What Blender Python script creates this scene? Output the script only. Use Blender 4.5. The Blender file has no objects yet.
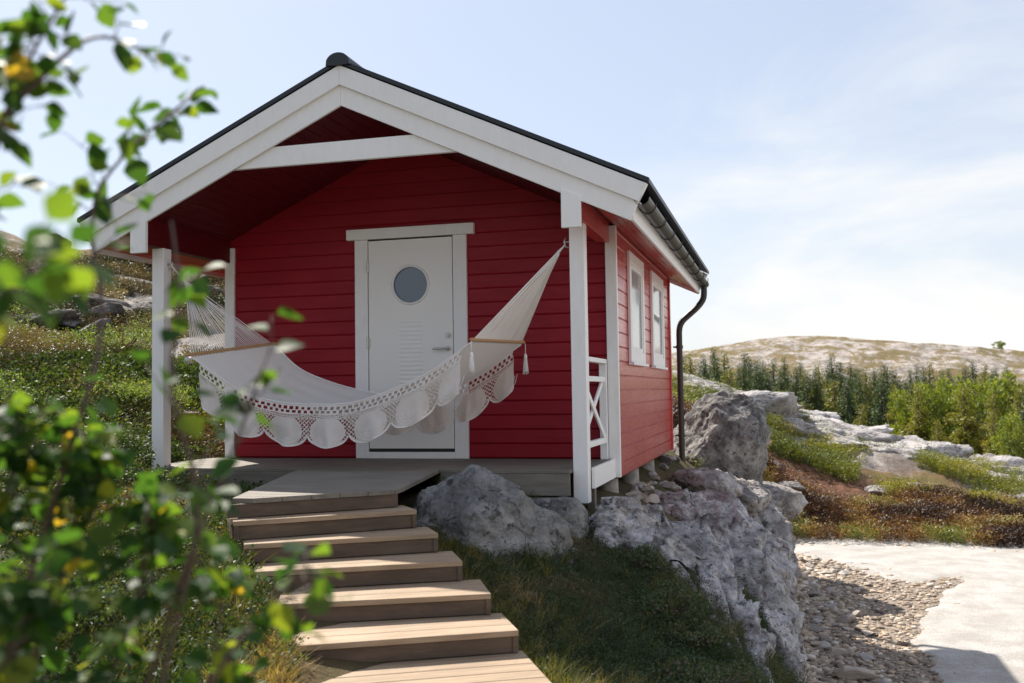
import bpy, bmesh, math, random
import numpy as np
from mathutils import Vector, Matrix, noise
R_ = math.radians
random.seed(7); rng = np.random.default_rng(7)
sc = bpy.context.scene
col = sc.collection

# ------------------------------------------------------------------ materials
MATS = {}
def mat(name, base=(.5,.5,.5), rough=.6, spec=.5, build=None):
    m = bpy.data.materials.new(name); m.use_nodes = True
    nt = m.node_tree; b = nt.nodes['Principled BSDF']
    b.inputs['Base Color'].default_value = (*base, 1)
    b.inputs['Roughness'].default_value = rough
    b.inputs['Specular IOR Level'].default_value = spec
    if build: build(nt, b)
    MATS[name] = m
    return m
def N(nt, t, **kw):
    n = nt.nodes.new(t)
    for k, v in kw.items():
        if k in n.inputs: n.inputs[k].default_value = v
        else: setattr(n, k, v)
    return n
def coords(nt, scale=(1,1,1), obj=True):
    tc = N(nt, 'ShaderNodeTexCoord'); mp = N(nt, 'ShaderNodeMapping')
    mp.inputs['Scale'].default_value = scale
    nt.links.new(tc.outputs['Object' if obj else 'Generated'], mp.inputs[0])
    return mp.outputs[0]
def noise_n(nt, vec, scale, detail=4, rough=.55, dist=0):
    n = N(nt, 'ShaderNodeTexNoise'); n.inputs['Scale'].default_value = scale
    n.inputs['Detail'].default_value = detail; n.inputs['Roughness'].default_value = rough
    n.inputs['Distortion'].default_value = dist
    nt.links.new(vec, n.inputs['Vector']); return n.outputs['Fac']
def ramp(nt, fac, stops, interp='LINEAR'):
    r = N(nt, 'ShaderNodeValToRGB'); e = r.color_ramp; e.interpolation = interp
    while len(e.elements) < len(stops): e.elements.new(.5)
    for el, (p, c) in zip(e.elements, stops):
        el.position = p; el.color = (*c, 1) if len(c) == 3 else c
    nt.links.new(fac, r.inputs[0]); return r.outputs[0]
def g(v): return (v, v, v)
def mix(nt, fac, a, b, mode='MIX'):
    m = N(nt, 'ShaderNodeMix'); m.data_type = 'RGBA'; m.blend_type = mode
    for s, v in ((m.inputs[0], fac), (m.inputs[6], a), (m.inputs[7], b)):
        if hasattr(v, 'is_output'): nt.links.new(v, s)
        elif isinstance(v, (int, float)): s.default_value = v
        else: s.default_value = (*v, 1)
    return m.outputs[2]
def bump(nt, b, h, strength=.3, dist=.01):
    bp = N(nt, 'ShaderNodeBump'); bp.inputs['Strength'].default_value = strength
    bp.inputs['Distance'].default_value = dist
    nt.links.new(h, bp.inputs['Height']); nt.links.new(bp.outputs[0], b.inputs['Normal'])

def painted(c1, c2, c3, stretch, rough=.5):
    def f(nt, b):
        v = coords(nt, stretch)
        n1 = noise_n(nt, v, 6, 6, .65); n2 = noise_n(nt, coords(nt), 1.3, 3)
        cc = mix(nt, ramp(nt, n1, [(.3, g(0)), (.75, g(1))]), c1, c2)
        cc = mix(nt, ramp(nt, n2, [(.35, g(0)), (.8, g(.8))]), cc, c3)
        nt.links.new(cc, b.inputs['Base Color'])
        nt.links.new(ramp(nt, n1, [(.2, g(rough-.1)), (.8, g(rough+.15))]), b.inputs['Roughness'])
        b.inputs['Specular IOR Level'].default_value = .3
        bump(nt, b, n1, .25, .004)
    return f
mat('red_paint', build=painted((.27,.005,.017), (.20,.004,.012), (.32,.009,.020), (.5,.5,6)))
mat('red_paint_lit', build=painted((.47,.045,.042), (.38,.028,.028), (.56,.085,.07), (.5,.5,6), .33))  # same cabin red, lightened to carry the brighter light on sides and eaves
for _m in ('red_paint_lit',):
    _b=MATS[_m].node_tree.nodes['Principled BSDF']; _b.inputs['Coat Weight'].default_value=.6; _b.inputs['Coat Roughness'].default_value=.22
mat('red_paint_shaded', build=painted((.10,.003,.007), (.07,.002,.005), (.12,.003,.007), (6,.5,6), .5))  # same cabin red, darkened to carry the shade under the porch roof
mat('white_paint', build=painted((.86,.855,.85), (.79,.785,.77), (.87,.865,.86), (4,4,1.2), .45))
mat('door_paint', (.84,.83,.80), .38)
def wood(c1, c2, c3, stretch=(1,12,12), rot=0):
    def f(nt, b):
        tc = N(nt, 'ShaderNodeTexCoord'); mp = N(nt, 'ShaderNodeMapping')
        mp.inputs['Rotation'].default_value = (0,0,-rot); mp.vector_type = 'TEXTURE' if False else 'POINT'
        nt.links.new(tc.outputs['Object'], mp.inputs[0])
        mp2 = N(nt, 'ShaderNodeMapping'); mp2.inputs['Scale'].default_value = stretch
        nt.links.new(mp.outputs[0], mp2.inputs[0])
        v = mp2.outputs[0]
        n1 = noise_n(nt, v, 7, 8, .65, .6); n2 = noise_n(nt, mp.outputs[0], 3.2, 3)
        n3 = noise_n(nt, v, 2.2, 3, .5)
        cc = mix(nt, ramp(nt, n1, [(.3, g(0)), (.7, g(1))]), c1, c2)
        cc = mix(nt, ramp(nt, n2, [(.45, g(0)), (.8, g(.75))]), cc, c3)
        cc = mix(nt, ramp(nt, n3, [(.4, g(.0)), (.7, g(.75))]), cc, tuple(x*.55 for x in c1))
        nt.links.new(cc, b.inputs['Base Color'])
        bump(nt, b, n1, .5, .004)
    return f
SR = math.atan2(.60, .95)    # direction the stair treads run in
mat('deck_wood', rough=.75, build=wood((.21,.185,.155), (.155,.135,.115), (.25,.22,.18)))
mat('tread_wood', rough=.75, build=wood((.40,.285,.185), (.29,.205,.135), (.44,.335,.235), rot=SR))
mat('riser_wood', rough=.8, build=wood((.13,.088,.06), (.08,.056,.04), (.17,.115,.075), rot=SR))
mat('black_metal', (.018,.019,.02), .35)
mat('roof_black', (.012,.016,.02), .45)
mat('gutter_metal', (.02,.02,.021), .38)
mat('steel', (.45,.44,.42), .3, build=lambda nt,b: setattr(b.inputs['Metallic'],'default_value',.9))
mat('dark_glass', (.10,.14,.19), .15, .8)
mat('pane_glass', (.40,.43,.46), .08, .9)
mat('dark_gap', (.02,.02,.02), .8)
mat('concrete', (.38,.36,.33), .9, build=lambda nt,b: nt.links.new(ramp(nt, noise_n(nt, coords(nt), 18, 6), [(.3,(.24,.22,.20)),(.7,(.44,.41,.38))]), b.inputs['Base Color']))
def cloth(c, tr):
    def f(nt, b):
        v = coords(nt)
        w = N(nt, 'ShaderNodeTexWave'); w.inputs['Scale'].default_value = 60; w.bands_direction='X'; nt.links.new(v, w.inputs[0])
        w2 = N(nt, 'ShaderNodeTexWave'); w2.inputs['Scale'].default_value = 60; w2.bands_direction='Y'; nt.links.new(v, w2.inputs[0])
        h = mix(nt, .5, w.outputs[0], w2.outputs[0])
        n = noise_n(nt, v, 9, 4)
        nt.links.new(mix(nt, n, c, tuple(x*.93 for x in c)), b.inputs['Base Color'])
        bump(nt, b, h, .35, .003)
        t = N(nt, 'ShaderNodeBsdfTranslucent'); t.inputs[0].default_value = (.85,.74,.66,1)
        ms = N(nt, 'ShaderNodeMixShader'); ms.inputs[0].default_value = tr
        out = nt.nodes['Material Output']
        nt.links.new(b.outputs[0], ms.inputs[1]); nt.links.new(t.outputs[0], ms.inputs[2]); nt.links.new(ms.outputs[0], out.inputs[0])
    return f
mat('hammock_cloth', rough=.9, build=cloth((.86,.82,.79), .25))
mat('hammock_crochet', rough=.9, build=cloth((.86,.81,.77), .30))
mat('cord', (.80,.77,.76), .9)
mat('bar_wood', (.42,.24,.11), .5)

def rock(light, mid, dark, sc_=1., warm=(.34,.24,.15), streak=None):
    def f(nt, b):
        v = coords(nt, g(sc_)); sv = v
        if streak:
            tc = N(nt, 'ShaderNodeTexCoord'); m1 = N(nt, 'ShaderNodeMapping'); m1.inputs['Rotation'].default_value = streak
            m2 = N(nt, 'ShaderNodeMapping'); m2.inputs['Scale'].default_value = (.45, 2.4, 2.4)
            nt.links.new(tc.outputs['Object'], m1.inputs[0]); nt.links.new(m1.outputs[0], m2.inputs[0]); sv = m2.outputs[0]
        n1 = noise_n(nt, sv, 1.5, 10, .68, .2); n2 = noise_n(nt, sv, 5, 10, .75, .1); n3 = noise_n(nt, v, 38, 6, .75); n4 = noise_n(nt, v, 11, 8, .75, .3)
        c = ramp(nt, n1, [(.34, dark), (.45, mid), (.55, light), (.70, tuple(min(1,x*1.22) for x in light))])
        c = mix(nt, ramp(nt, n2, [(.34, g(.85)), (.52, g(0))]), c, tuple(x*.7 for x in dark))
        c = mix(nt, ramp(nt, n3, [(.55, g(0)), (.75, g(.3))]), c, tuple(min(.8, x*1.35) for x in light))
        c = mix(nt, ramp(nt, n3, [(.30, g(.4)), (.42, g(0))]), c, tuple(x*.6 for x in dark))
        c = mix(nt, ramp(nt, noise_n(nt, v, 2.4, 6, .65), [(.56, g(0)), (.72, g(.65))]), c, warm)
        c = mix(nt, ramp(nt, n4, [(.55, g(0)), (.61, g(.85))]), c, g(.04))
        # fissures: thin dark lines where a warped noise crosses its middle value
        fz = noise_n(nt, sv, .8, 5, .55, .3)
        c = mix(nt, ramp(nt, fz, [(.492, g(0)), (.5, g(.35)), (.508, g(0))]), c, tuple(x*.4 for x in dark))
        wv = N(nt, 'ShaderNodeTexNoise'); wv.inputs['Scale'].default_value = 4; wv.inputs['Detail'].default_value = 6; nt.links.new(sv, wv.inputs[0])
        ad = N(nt, 'ShaderNodeVectorMath'); ad.operation = 'MULTIPLY_ADD'; nt.links.new(wv.outputs['Color'], ad.inputs[0]); ad.inputs[1].default_value = (.55,.55,.55); nt.links.new(sv, ad.inputs[2])
        vo = N(nt, 'ShaderNodeTexVoronoi'); vo.inputs['Scale'].default_value = 3.2; nt.links.new(ad.outputs[0], vo.inputs['Vector'])
        v2 = N(nt, 'ShaderNodeTexVoronoi'); v2.inputs['Scale'].default_value = 9; nt.links.new(ad.outputs[0], v2.inputs['Vector'])
        sc3 = N(nt, 'ShaderNodeSeparateColor'); nt.links.new(vo.outputs['Color'], sc3.inputs[0])
        c = mix(nt, ramp(nt, sc3.outputs[0], [(.1, g(.25)), (.7, g(0))]), c, tuple(x*.45 for x in mid))
        c = mix(nt, ramp(nt, noise_n(nt, v, 24, 8, .8), [(.60, g(0)), (.64, g(.7))]), c, tuple(x*.4 for x in dark))
        nt.links.new(c, b.inputs['Base Color'])
        hh = mix(nt, .45, n2, mix(nt, .6, n4, n3))
        hh = mix(nt, .15, hh, ramp(nt, fz, [(.485, g(1)), (.5, g(0)), (.515, g(1))]))
        hh = mix(nt, .5, hh, mix(nt, .35, vo.outputs['Distance'], v2.outputs['Distance']))
        bump(nt, b, hh, 1.0, .12)
        b.inputs['Roughness'].default_value = .95; b.inputs['Specular IOR Level'].default_value = .25
    return f
mat('rock_dark', build=rock((.27,.25,.24), (.16,.145,.13), (.07,.06,.05), 1.0, (.15,.10,.06)))
mat('rock_grey', build=rock((.35,.34,.33), (.21,.205,.20), (.085,.08,.078), 1.0, (.19,.16,.13)))
mat('rock_pale', build=rock((.52,.495,.485), (.33,.305,.29), (.15,.125,.12), 1.0, (.33,.23,.16)))
mat('rock_streaked', build=rock((.70,.665,.665), (.47,.44,.43), (.16,.13,.12), 1.0, (.33,.23,.16), (0,R_(28),R_(58))))
mat('stone_small', build=lambda nt, b: (nt.links.new(mix(nt, ramp(nt, noise_n(nt, coords(nt), 25, 5), [(.3,g(0)),(.7,g(.6))]), ramp(nt, N(nt,'ShaderNodeObjectInfo').outputs['Random'], [(0,(.24,.21,.18)),(.4,(.36,.33,.31)),(.75,(.42,.33,.24)),(1,(.50,.46,.42))]), (.18,.16,.15)), b.inputs['Base Color'])))

def att(nt, name):
    a = N(nt, 'ShaderNodeAttribute'); a.attribute_name = name; return a.outputs['Fac']
def tinted(stops, rough=.8):
    def f(nt, b):
        nt.links.new(ramp(nt, att(nt, 'tint'), stops), b.inputs['Base Color'])
        b.inputs['Roughness'].default_value = rough
    return f
mat('gravel_bits', build=tinted([(0,(.15,.115,.09)),(.35,(.32,.26,.21)),(.7,(.42,.32,.225)),(1,(.60,.54,.48))], .95))
def leafy(stops, tr=.35, trc=1.6, rough=.55):
    def f(nt, b):
        c = ramp(nt, att(nt, 'tint'), stops)
        nt.links.new(c, b.inputs['Base Color']); b.inputs['Roughness'].default_value = rough
        b.inputs['Specular IOR Level'].default_value = .35
        t = N(nt, 'ShaderNodeBsdfTranslucent')
        m2 = mix(nt, 1.0, c, (trc*1.15, trc*1.1, trc*.35), 'MULTIPLY'); nt.links.new(m2, t.inputs[0])
        ms = N(nt, 'ShaderNodeMixShader'); ms.inputs[0].default_value = tr
        out = nt.nodes['Material Output']
        nt.links.new(b.outputs[0], ms.inputs[1]); nt.links.new(t.outputs[0], ms.inputs[2]); nt.links.new(ms.outputs[0], out.inputs[0])
    return f
mat('birch_leaf', build=leafy([(0,(.015,.045,.016)),(.5,(.035,.085,.022)),(.75,(.09,.15,.028)),(.92,(.20,.22,.03)),(1,(.33,.22,.04))], .44, 2.3, .5))
MATS['birch_leaf'].node_tree.nodes['Principled BSDF'].inputs['Specular IOR Level'].default_value=.16
mat('heather', build=leafy([(0,(.02,.035,.012)),(.3,(.045,.07,.02)),(.55,(.08,.115,.03)),(.72,(.13,.12,.045)),(.86,(.18,.12,.06)),(1,(.26,.17,.10))], .3, 1.5))
mat('hill_heath', build=leafy([(0,(.02,.022,.013)),(.35,(.035,.04,.018)),(.6,(.075,.062,.03)),(.8,(.16,.11,.06)),(1,(.22,.18,.09))], .2, 1.3))
mat('heather_shady', build=leafy([(0,(.03,.05,.025)),(.35,(.055,.085,.035)),(.6,(.08,.105,.045)),(.8,(.13,.10,.065)),(1,(.20,.155,.11))], .25, 1.4))
mat('shrub_leaf', build=leafy([(0,(.02,.04,.015)),(.45,(.055,.09,.03)),(.8,(.12,.16,.06)),(1,(.24,.22,.10))], .3, 1.4))
mat('shrub_bright', build=leafy([(0,(.05,.09,.03)),(.5,(.12,.18,.06)),(1,(.24,.30,.12))], .38, 1.6))
mat('grass_blade', build=leafy([(0,(.05,.07,.02)),(.35,(.10,.12,.035)),(.6,(.24,.20,.07)),(1,(.46,.33,.16))], .35, 1.4))
mat('dry_brush', build=leafy([(0,(.035,.017,.012)),(.35,(.10,.045,.028)),(.62,(.26,.14,.055)),(.82,(.38,.26,.09)),(1,(.17,.19,.05))], .2, 1.2))
mat('green_brush', build=leafy([(0,(.08,.10,.025)),(.5,(.15,.17,.035)),(1,(.28,.25,.06))], .3, 1.4))
mat('spruce_needles', build=leafy([(0,(.02,.042,.014)),(.5,(.042,.075,.02)),(1,(.10,.13,.03))], .2, 1.4))
mat('young_needles', build=leafy([(0,(.07,.09,.02)),(.5,(.17,.175,.03)),(1,(.32,.26,.05))], .3, 1.4))
mat('broadleaf', build=leafy([(0,(.07,.10,.025)),(.5,(.15,.19,.035)),(1,(.27,.30,.06))], .35, 1.6))
mat('bark', build=lambda nt,b: (nt.links.new(ramp(nt, noise_n(nt, coords(nt,(8,8,2)), 6, 6), [(.3,(.07,.05,.04)),(.7,(.18,.14,.11))]), b.inputs['Base Color'])))
mat('twig_bark', (.09,.055,.045), .6)

# ------------------------------------------------------------------ object helpers
def tag(o, label=None, cat=None, group=None, kind=None):
    if label: o['label'] = label
    if cat: o['category'] = cat
    if group: o['group'] = group
    if kind: o['kind'] = kind
    return o
def empty(name, loc=(0,0,0), rz=0):
    o = bpy.data.objects.new(name, None); col.objects.link(o)
    o.location = loc; o.rotation_euler = (0,0,rz); o.empty_display_size = .1
    return o
class MB:
    def __init__(s): s.v = []; s.f = []
    def add(s, vs, fs):
        n = len(s.v); s.v += [tuple(p) for p in vs]; s.f += [tuple(i+n for i in f) for f in fs]; return s
    def box(s, a, b):
        (x0,y0,z0),(x1,y1,z1) = a, b
        return s.add([(x0,y0,z0),(x1,y0,z0),(x1,y1,z0),(x0,y1,z0),(x0,y0,z1),(x1,y0,z1),(x1,y1,z1),(x0,y1,z1)],
              [(0,3,2,1),(4,5,6,7),(0,1,5,4),(1,2,6,5),(2,3,7,6),(3,0,4,7)])
    def prism(s, poly, d):     # polygon in 3D, extruded by vector d
        n = len(poly); P = [Vector(p) for p in poly]; d = Vector(d)
        nrm = sum(((P[i]-P[0]).cross(P[(i+1)%n]-P[0]) for i in range(1,n-1)), Vector())
        if nrm.dot(d) > 0: P.reverse()
        s.add(P+[p+d for p in P], [tuple(range(n)), tuple(range(2*n-1,n-1,-1))]+[(i,n+i,n+(i+1)%n,(i+1)%n) for i in range(n)])
        return s
    def tube(s, pts, r, seg=8, cap=True):
        P = [Vector(p) for p in pts]; n = len(P)
        rs = r if isinstance(r, (list,tuple)) else [r]*n
        up = None; rings = []
        for i in range(n):
            t = (P[min(i+1,n-1)]-P[max(i-1,0)]).normalized()
            if up is None: up = t.orthogonal().normalized()
            up = (up - t*up.dot(t)).normalized(); sd = t.cross(up)
            rings.append([P[i]+(up*math.cos(2*math.pi*k/seg)+sd*math.sin(2*math.pi*k/seg))*rs[i] for k in range(seg)])
        fs = [(i*seg+k, i*seg+(k+1)%seg, (i+1)*seg+(k+1)%seg, (i+1)*seg+k) for i in range(n-1) for k in range(seg)]
        if cap: fs += [tuple(range(seg-1,-1,-1)), tuple((n-1)*seg+k for k in range(seg))]
        return s.add([p for rg in rings for p in rg], fs)
    def build(s, name, m, parent=None, bevel=0, smooth=False):
        me = bpy.data.meshes.new(name); me.from_pydata(s.v, [], s.f); me.validate(); me.update()
        me.materials.append(MATS[m])
        if smooth: me.shade_smooth()
        o = bpy.data.objects.new(name, me); col.objects.link(o)
        if parent: o.parent = parent
        if bevel:
            b = o.modifiers.new('bevel', 'BEVEL'); b.width = bevel; b.segments = 2; b.limit_method = 'ANGLE'; b.angle_limit = R_(50)
        return o
def np_mesh(name, V, F, m, tint=None, parent=None, smooth=False):
    """V (n,3), F (m,k) face index array, tint per face"""
    me = bpy.data.meshes.new(name); k = F.shape[1]
    me.vertices.add(len(V)); me.vertices.foreach_set('co', V.astype(np.float32).ravel())
    me.loops.add(F.size); me.loops.foreach_set('vertex_index', F.astype(np.int32).ravel())
    me.polygons.add(len(F)); me.polygons.foreach_set('loop_start', np.arange(0, F.size, k, dtype=np.int32))
    me.polygons.foreach_set('loop_total', np.full(len(F), k, dtype=np.int32))
    me.update(calc_edges=True)
    if tint is not None:
        a = me.attributes.new('tint', 'FLOAT', 'FACE'); a.data.foreach_set('value', np.clip(tint,0,1).astype(np.float32))
    me.materials.append(MATS[m])
    if smooth: me.shade_smooth()
    o = bpy.data.objects.new(name, me); col.objects.link(o)
    if parent: o.parent = parent
    return o
def rotz(a): 
    c, s = np.cos(a), np.sin(a); M = np.zeros((len(a),3,3)); M[:,0,0]=c; M[:,0,1]=-s; M[:,1,0]=s; M[:,1,1]=c; M[:,2,2]=1; return M
def scatter(tv, tf, tt, P, S, tint, tilt=.25):
    """copies of template (several variants) at points P"""
    V=[];F=[];T=[];off=0
    var = rng.integers(0, len(tv), len(P))
    for k in range(len(tv)):
        idx = np.where(var==k)[0]
        if not len(idx): continue
        M = rotz(rng.uniform(0,2*np.pi,len(idx)))
        tl = rng.normal(0,tilt,(len(idx),2))
        vv = np.einsum('nij,vj->nvi', M, tv[k])*S[idx,None,None]
        vv[:,:,0] += vv[:,:,2]*tl[:,None,0]; vv[:,:,1] += vv[:,:,2]*tl[:,None,1]
        vv += P[idx,None,:]
        n = len(tv[k])
        ff = tf[k][None]+ (np.arange(len(idx))*n)[:,None,None]+off
        V.append(vv.reshape(-1,3)); F.append(ff.reshape(-1,tf[k].shape[1]))
        T.append((tint[idx,None]+tt[k][None]).ravel()); off += n*len(idx)
    return np.concatenate(V), np.concatenate(F), np.concatenate(T)
def leaf_quads(C, Nrm, D, L, W):
    """diamond leaves: centre, normal, direction"""
    D = D/np.linalg.norm(D,axis=1,keepdims=True)
    S = np.cross(Nrm, D); S /= np.linalg.norm(S,axis=1,keepdims=True)+1e-9
    U = np.cross(D,S)
    L=L[:,None]; W=W[:,None]
    V = np.stack([C-D*L*.5, C+S*W*.5+U*W*.15, C+D*L*.5, C-S*W*.5+U*W*.15],1)
    F = np.arange(len(C)*4).reshape(-1,4)
    return V.reshape(-1,3), F
def sprig(n, rad, h, ll, ww, seed):
    r = np.random.default_rng(seed)
    a = r.uniform(0,2*np.pi,n); rr = rad*np.sqrt(r.uniform(0,1,n)); z = h*r.uniform(0.05,1,n)**.8
    C = np.stack([rr*np.cos(a)*(.35+.65*z/h), rr*np.sin(a)*(.35+.65*z/h), z],1)
    D = np.stack([np.cos(a)*.6, np.sin(a)*.6, r.uniform(.1,1.2,n)],1)+r.normal(0,.3,(n,3))
    Nn = r.normal(0,1,(n,3)); Nn[:,2]+=.6
    V,F = leaf_quads(C,Nn,D,ll*r.uniform(.6,1.4,n),ww*r.uniform(.6,1.4,n))
    return V,F,r.normal(0,.12,n)
def tuft(n, h, w, lean, seed):
    r = np.random.default_rng(seed); V=[];F=[]
    for i in range(n):
        a=r.uniform(0,2*np.pi); d=np.array([np.cos(a),np.sin(a),0]); s=np.array([-d[1],d[0],0])
        hh=h*r.uniform(.5,1.2); ln=lean*r.uniform(.3,1.3)*hh; b=d*r.uniform(0,.02); ww=w*r.uniform(.6,1.3)
        p=[b, b+d*ln*.3+np.array([0,0,hh*.55]), b+d*ln+np.array([0,0,hh])]
        k=len(V); V+= [p[0]-s*ww/2,p[0]+s*ww/2,p[1]+s*ww*.4,p[1]-s*ww*.4,p[2]+s*ww*.06,p[2]-s*ww*.06]
        F+=[(k,k+1,k+2,k+3),(k+3,k+2,k+4,k+5)]
    return np.array(V),np.array(F),np.repeat(r.normal(0,.12,n),2)

# ------------------------------------------------------------------ camera
FPX = 988.76; CAM = Vector((3.51,-7.5,.62))
yaw, pit, rol = R_(15.31), R_(2.929), R_(-.863)
fw = Vector((-math.sin(yaw)*math.cos(pit), math.cos(yaw)*math.cos(pit), math.sin(pit)))
rt = Vector((math.cos(yaw), math.sin(yaw), 0)); up = rt.cross(fw)
Rr = math.cos(rol)*rt+math.sin(rol)*up; Ur = -math.sin(rol)*rt+math.cos(rol)*up
cd = bpy.data.cameras.new('camera'); cam = bpy.data.objects.new('camera', cd); col.objects.link(cam)
M = Matrix((Rr, Ur, -fw)).transposed().to_4x4(); M.translation = CAM; cam.matrix_world = M
cd.sensor_width = 36; cd.lens = FPX/1024*36; cd.clip_end = 6000; cd.clip_start = .05
cd.dof.use_dof = True; cd.dof.focus_distance = 8.6; cd.dof.aperture_fstop = 2.9
sc.camera = cam

# ------------------------------------------------------------------ terrain height
def azd(colx): return math.degrees(math.atan((colx-512)/FPX))
CP = []   # control points: azimuth from view axis (deg, clockwise), log distance, z
def cw(x,y,z):
    dx, dy = x-CAM.x, y-CAM.y; a = math.degrees(math.atan2(dx*rt.x+dy*rt.y, -dx*math.sin(yaw)+dy*math.cos(yaw)))
    CP.append((a, math.log(max(1.2,math.hypot(dx,dy))), z))
def cc(colx, d, z=None, y=None):
    a = azd(colx)
    if z is None:
        hy = 392-(colx-512)*.0153
        z = CAM.z + (hy-y)/FPX*d*math.cos(R_(a))
    CP.append((a, math.log(d), z))
for p in [(-2.3,.3,.0),(-3,-.5,.18),(-.75,-2,-.12),(0,-3,-.38),(.6,-3.8,-.6),(1.3,-4.6,-.75),(-2,-2,.1),(-3,-4,.15),(.5,-6,-.6),(-5,0,.75),(-4,3,.85),(-8,3,1.7),(-6,-5,.4),
    (2.2,-3.6,-.86),(3.2,-5,-.95),(.6,-1.6,-.3),(.3,-.8,-.28),(1,-1,-.35),(0,.5,-.3),(-1.9,1.5,-.15),(-2.1,3.5,.0),(0,3,-.35),(1,-1.9,-.45),(1.5,-2.4,-.62),(1.8,-3.0,-.78),
    (1.7,-1.1,-.5),(1.15,-.35,-.16),(1.05,.0,-.16),(2.3,-1.8,-.80),(2.7,-3,-.93),(2,0,-.45),(2.7,-.6,-.75),(3,-1.5,-1.0),(3.3,-2.6,-1.08),(3.75,-1.5,-1.55),(4.2,-1.0,-2.25),(4.3,-2.5,-2.2),(4.0,.3,-2.12),(3.95,2.6,-2.12),
    (3.3,.0,-1.1),(2.4,1.4,-.45),(2.9,1.6,-.85),(2.2,4,-.5),(2.9,4,-.95),(3.6,5,-2.1),(3.3,2.7,-1.7),(5,1,-2.12),(6,-1,-2.12),(6,-4,-2.12),(5,-5,-1.7),(8,3,-2.12),(9,-3,-2.12),
    (5,5,-2.12),(4,8,-2.12),(3.6,11,-2.12),(8,10,-2.12),(13,8,-2.12),(14,2,-2.12),(2.4,6.5,-.55),(0,7,.1),(-2,6,.5),(2.8,8,-1.2)]: cw(*p)
for c,z in ((760,-2.2),(820,-2.12),(900,-2.12),(1024,-2.12),(1150,-2.12)): cc(c,18.4,z)
for c,y in ((740,436),(790,449),(850,467),(930,484),(1024,507),(1150,530)): cc(c,24.5,y=y)
for c,y in ((690,384),(730,400),(775,416),(820,429),(900,450),(960,463),(1024,478),(1150,505)): cc(c,31,y=y)
for c,d,z in ((700,14,-.5),(700,20,-.2),(640,14,0),(640,24,.6),(560,24,1.2)): cc(c,d,z)
for c in (690,800,900,1024,1200):
    cc(c,42,-3.2); cc(c,60,-4.6); cc(c,100,-4.8); cc(c,140,-3)
for c,y in ((560,362),(640,358),(690,353),(740,345),(790,339),(860,341),(950,350),(1024,356),(1200,362)): cc(c,330,y=y)
for c,y in ((690,366),(790,362),(860,362),(1024,372),(1200,380)): cc(c,240,y=y)
for a in (-170,-120,-80,-50,-30,0,15,30,50,80,120,170): CP.append((a, math.log(700), 2)); CP.append((a, math.log(3000), -5))
for c,d,y in ((0,12,385),(100,12,392),(0,18,340),(120,18,345),(220,18,350),(-200,18,330),(-200,32,225),(0,32,246),(60,33,262),(130,35,273),(225,37,280),(330,38,300),(450,36,330),(560,34,360),
    (0,25,300),(120,27,310),(220,28,320),(-500,30,230)): cc(c,d,y=y)
for c,z in ((-200,5),(0,4),(200,3.5),(400,3),(560,1)): cc(c,60,z); cc(c,150,z*.3)
for a in (-60,-90,-120): CP += [(a,math.log(8),.8),(a,math.log(30),4),(a,math.log(100),3)]
for a in (-179,-150,150,179,110,80,60): CP += [(a,math.log(1.2),-1.05 if abs(a)>100 else -1.0),(a,math.log(8),-1.8 if a>0 else -1),(a,math.log(30),-2.3 if a>0 else -1.5),(a,math.log(100),-2.5)]
for a in (-30,-15,0,15): CP.append((a, math.log(1.2), -1.02))
CP += [(35,math.log(20),-2.12),(45,math.log(30),-2.2),(35,math.log(60),-3)]
CP = np.array(CP); AS = 1/14.0; LS = 1/.35
cx_ = CP[:,0]*AS; cy_ = CP[:,1]*LS
def tps(r2): return r2*np.log(r2+1e-9)*.5
n = len(CP); K = tps((cx_[:,None]-cx_)**2+(cy_[:,None]-cy_)**2)+np.eye(n)*.02
Pm = np.stack([np.ones(n),cx_,cy_],1)
A = np.block([[K,Pm],[Pm.T,np.zeros((3,3))]]); sol = np.linalg.solve(A, np.concatenate([CP[:,2],np.zeros(3)]))
# value noise in numpy (smooth fractal)
_tab = np.random.default_rng(3).uniform(-1,1,(64,64,64)).astype(np.float32)
def vnoise(x,y,z=0.0):
    x=np.asarray(x,float); y=np.asarray(y,float); z=np.zeros_like(x)+z
    xi=np.floor(x).astype(int); yi=np.floor(y).astype(int); zi=np.floor(z).astype(int)
    fx=x-xi; fy=y-yi; fz=z-zi; fx=fx*fx*(3-2*fx); fy=fy*fy*(3-2*fy); fz=fz*fz*(3-2*fz)
    r=0
    for a in (0,1):
        for b in (0,1):
            for c in (0,1):
                w=(fx if a else 1-fx)*(fy if b else 1-fy)*(fz if c else 1-fz)
                r=r+w*_tab[(xi+a)%64,(yi+b)%64,(zi+c)%64]
    return r
def fbm(x,y,z=0.0,oct=4,ridged=False,gain=.5):
    r=0;a=1;s=0
    for o in range(oct):
        v=vnoise(np.asarray(x)*2**o+o*17.3,np.asarray(y)*2**o+o*9.1,np.asarray(z)*2**o)
        if ridged: v=1-2*np.abs(v)
        r=r+a*v; s+=a; a*=gain
    return r/s
def azdist(x,y):
    dx, dy = x-CAM.x, y-CAM.y
    return np.degrees(np.arctan2(dx*rt.x+dy*rt.y, -dx*math.sin(yaw)+dy*math.cos(yaw))), np.hypot(dx,dy)
def sstep(a,b,x): t=np.clip((x-a)/(b-a),0,1); return t*t*(3-2*t)
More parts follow.
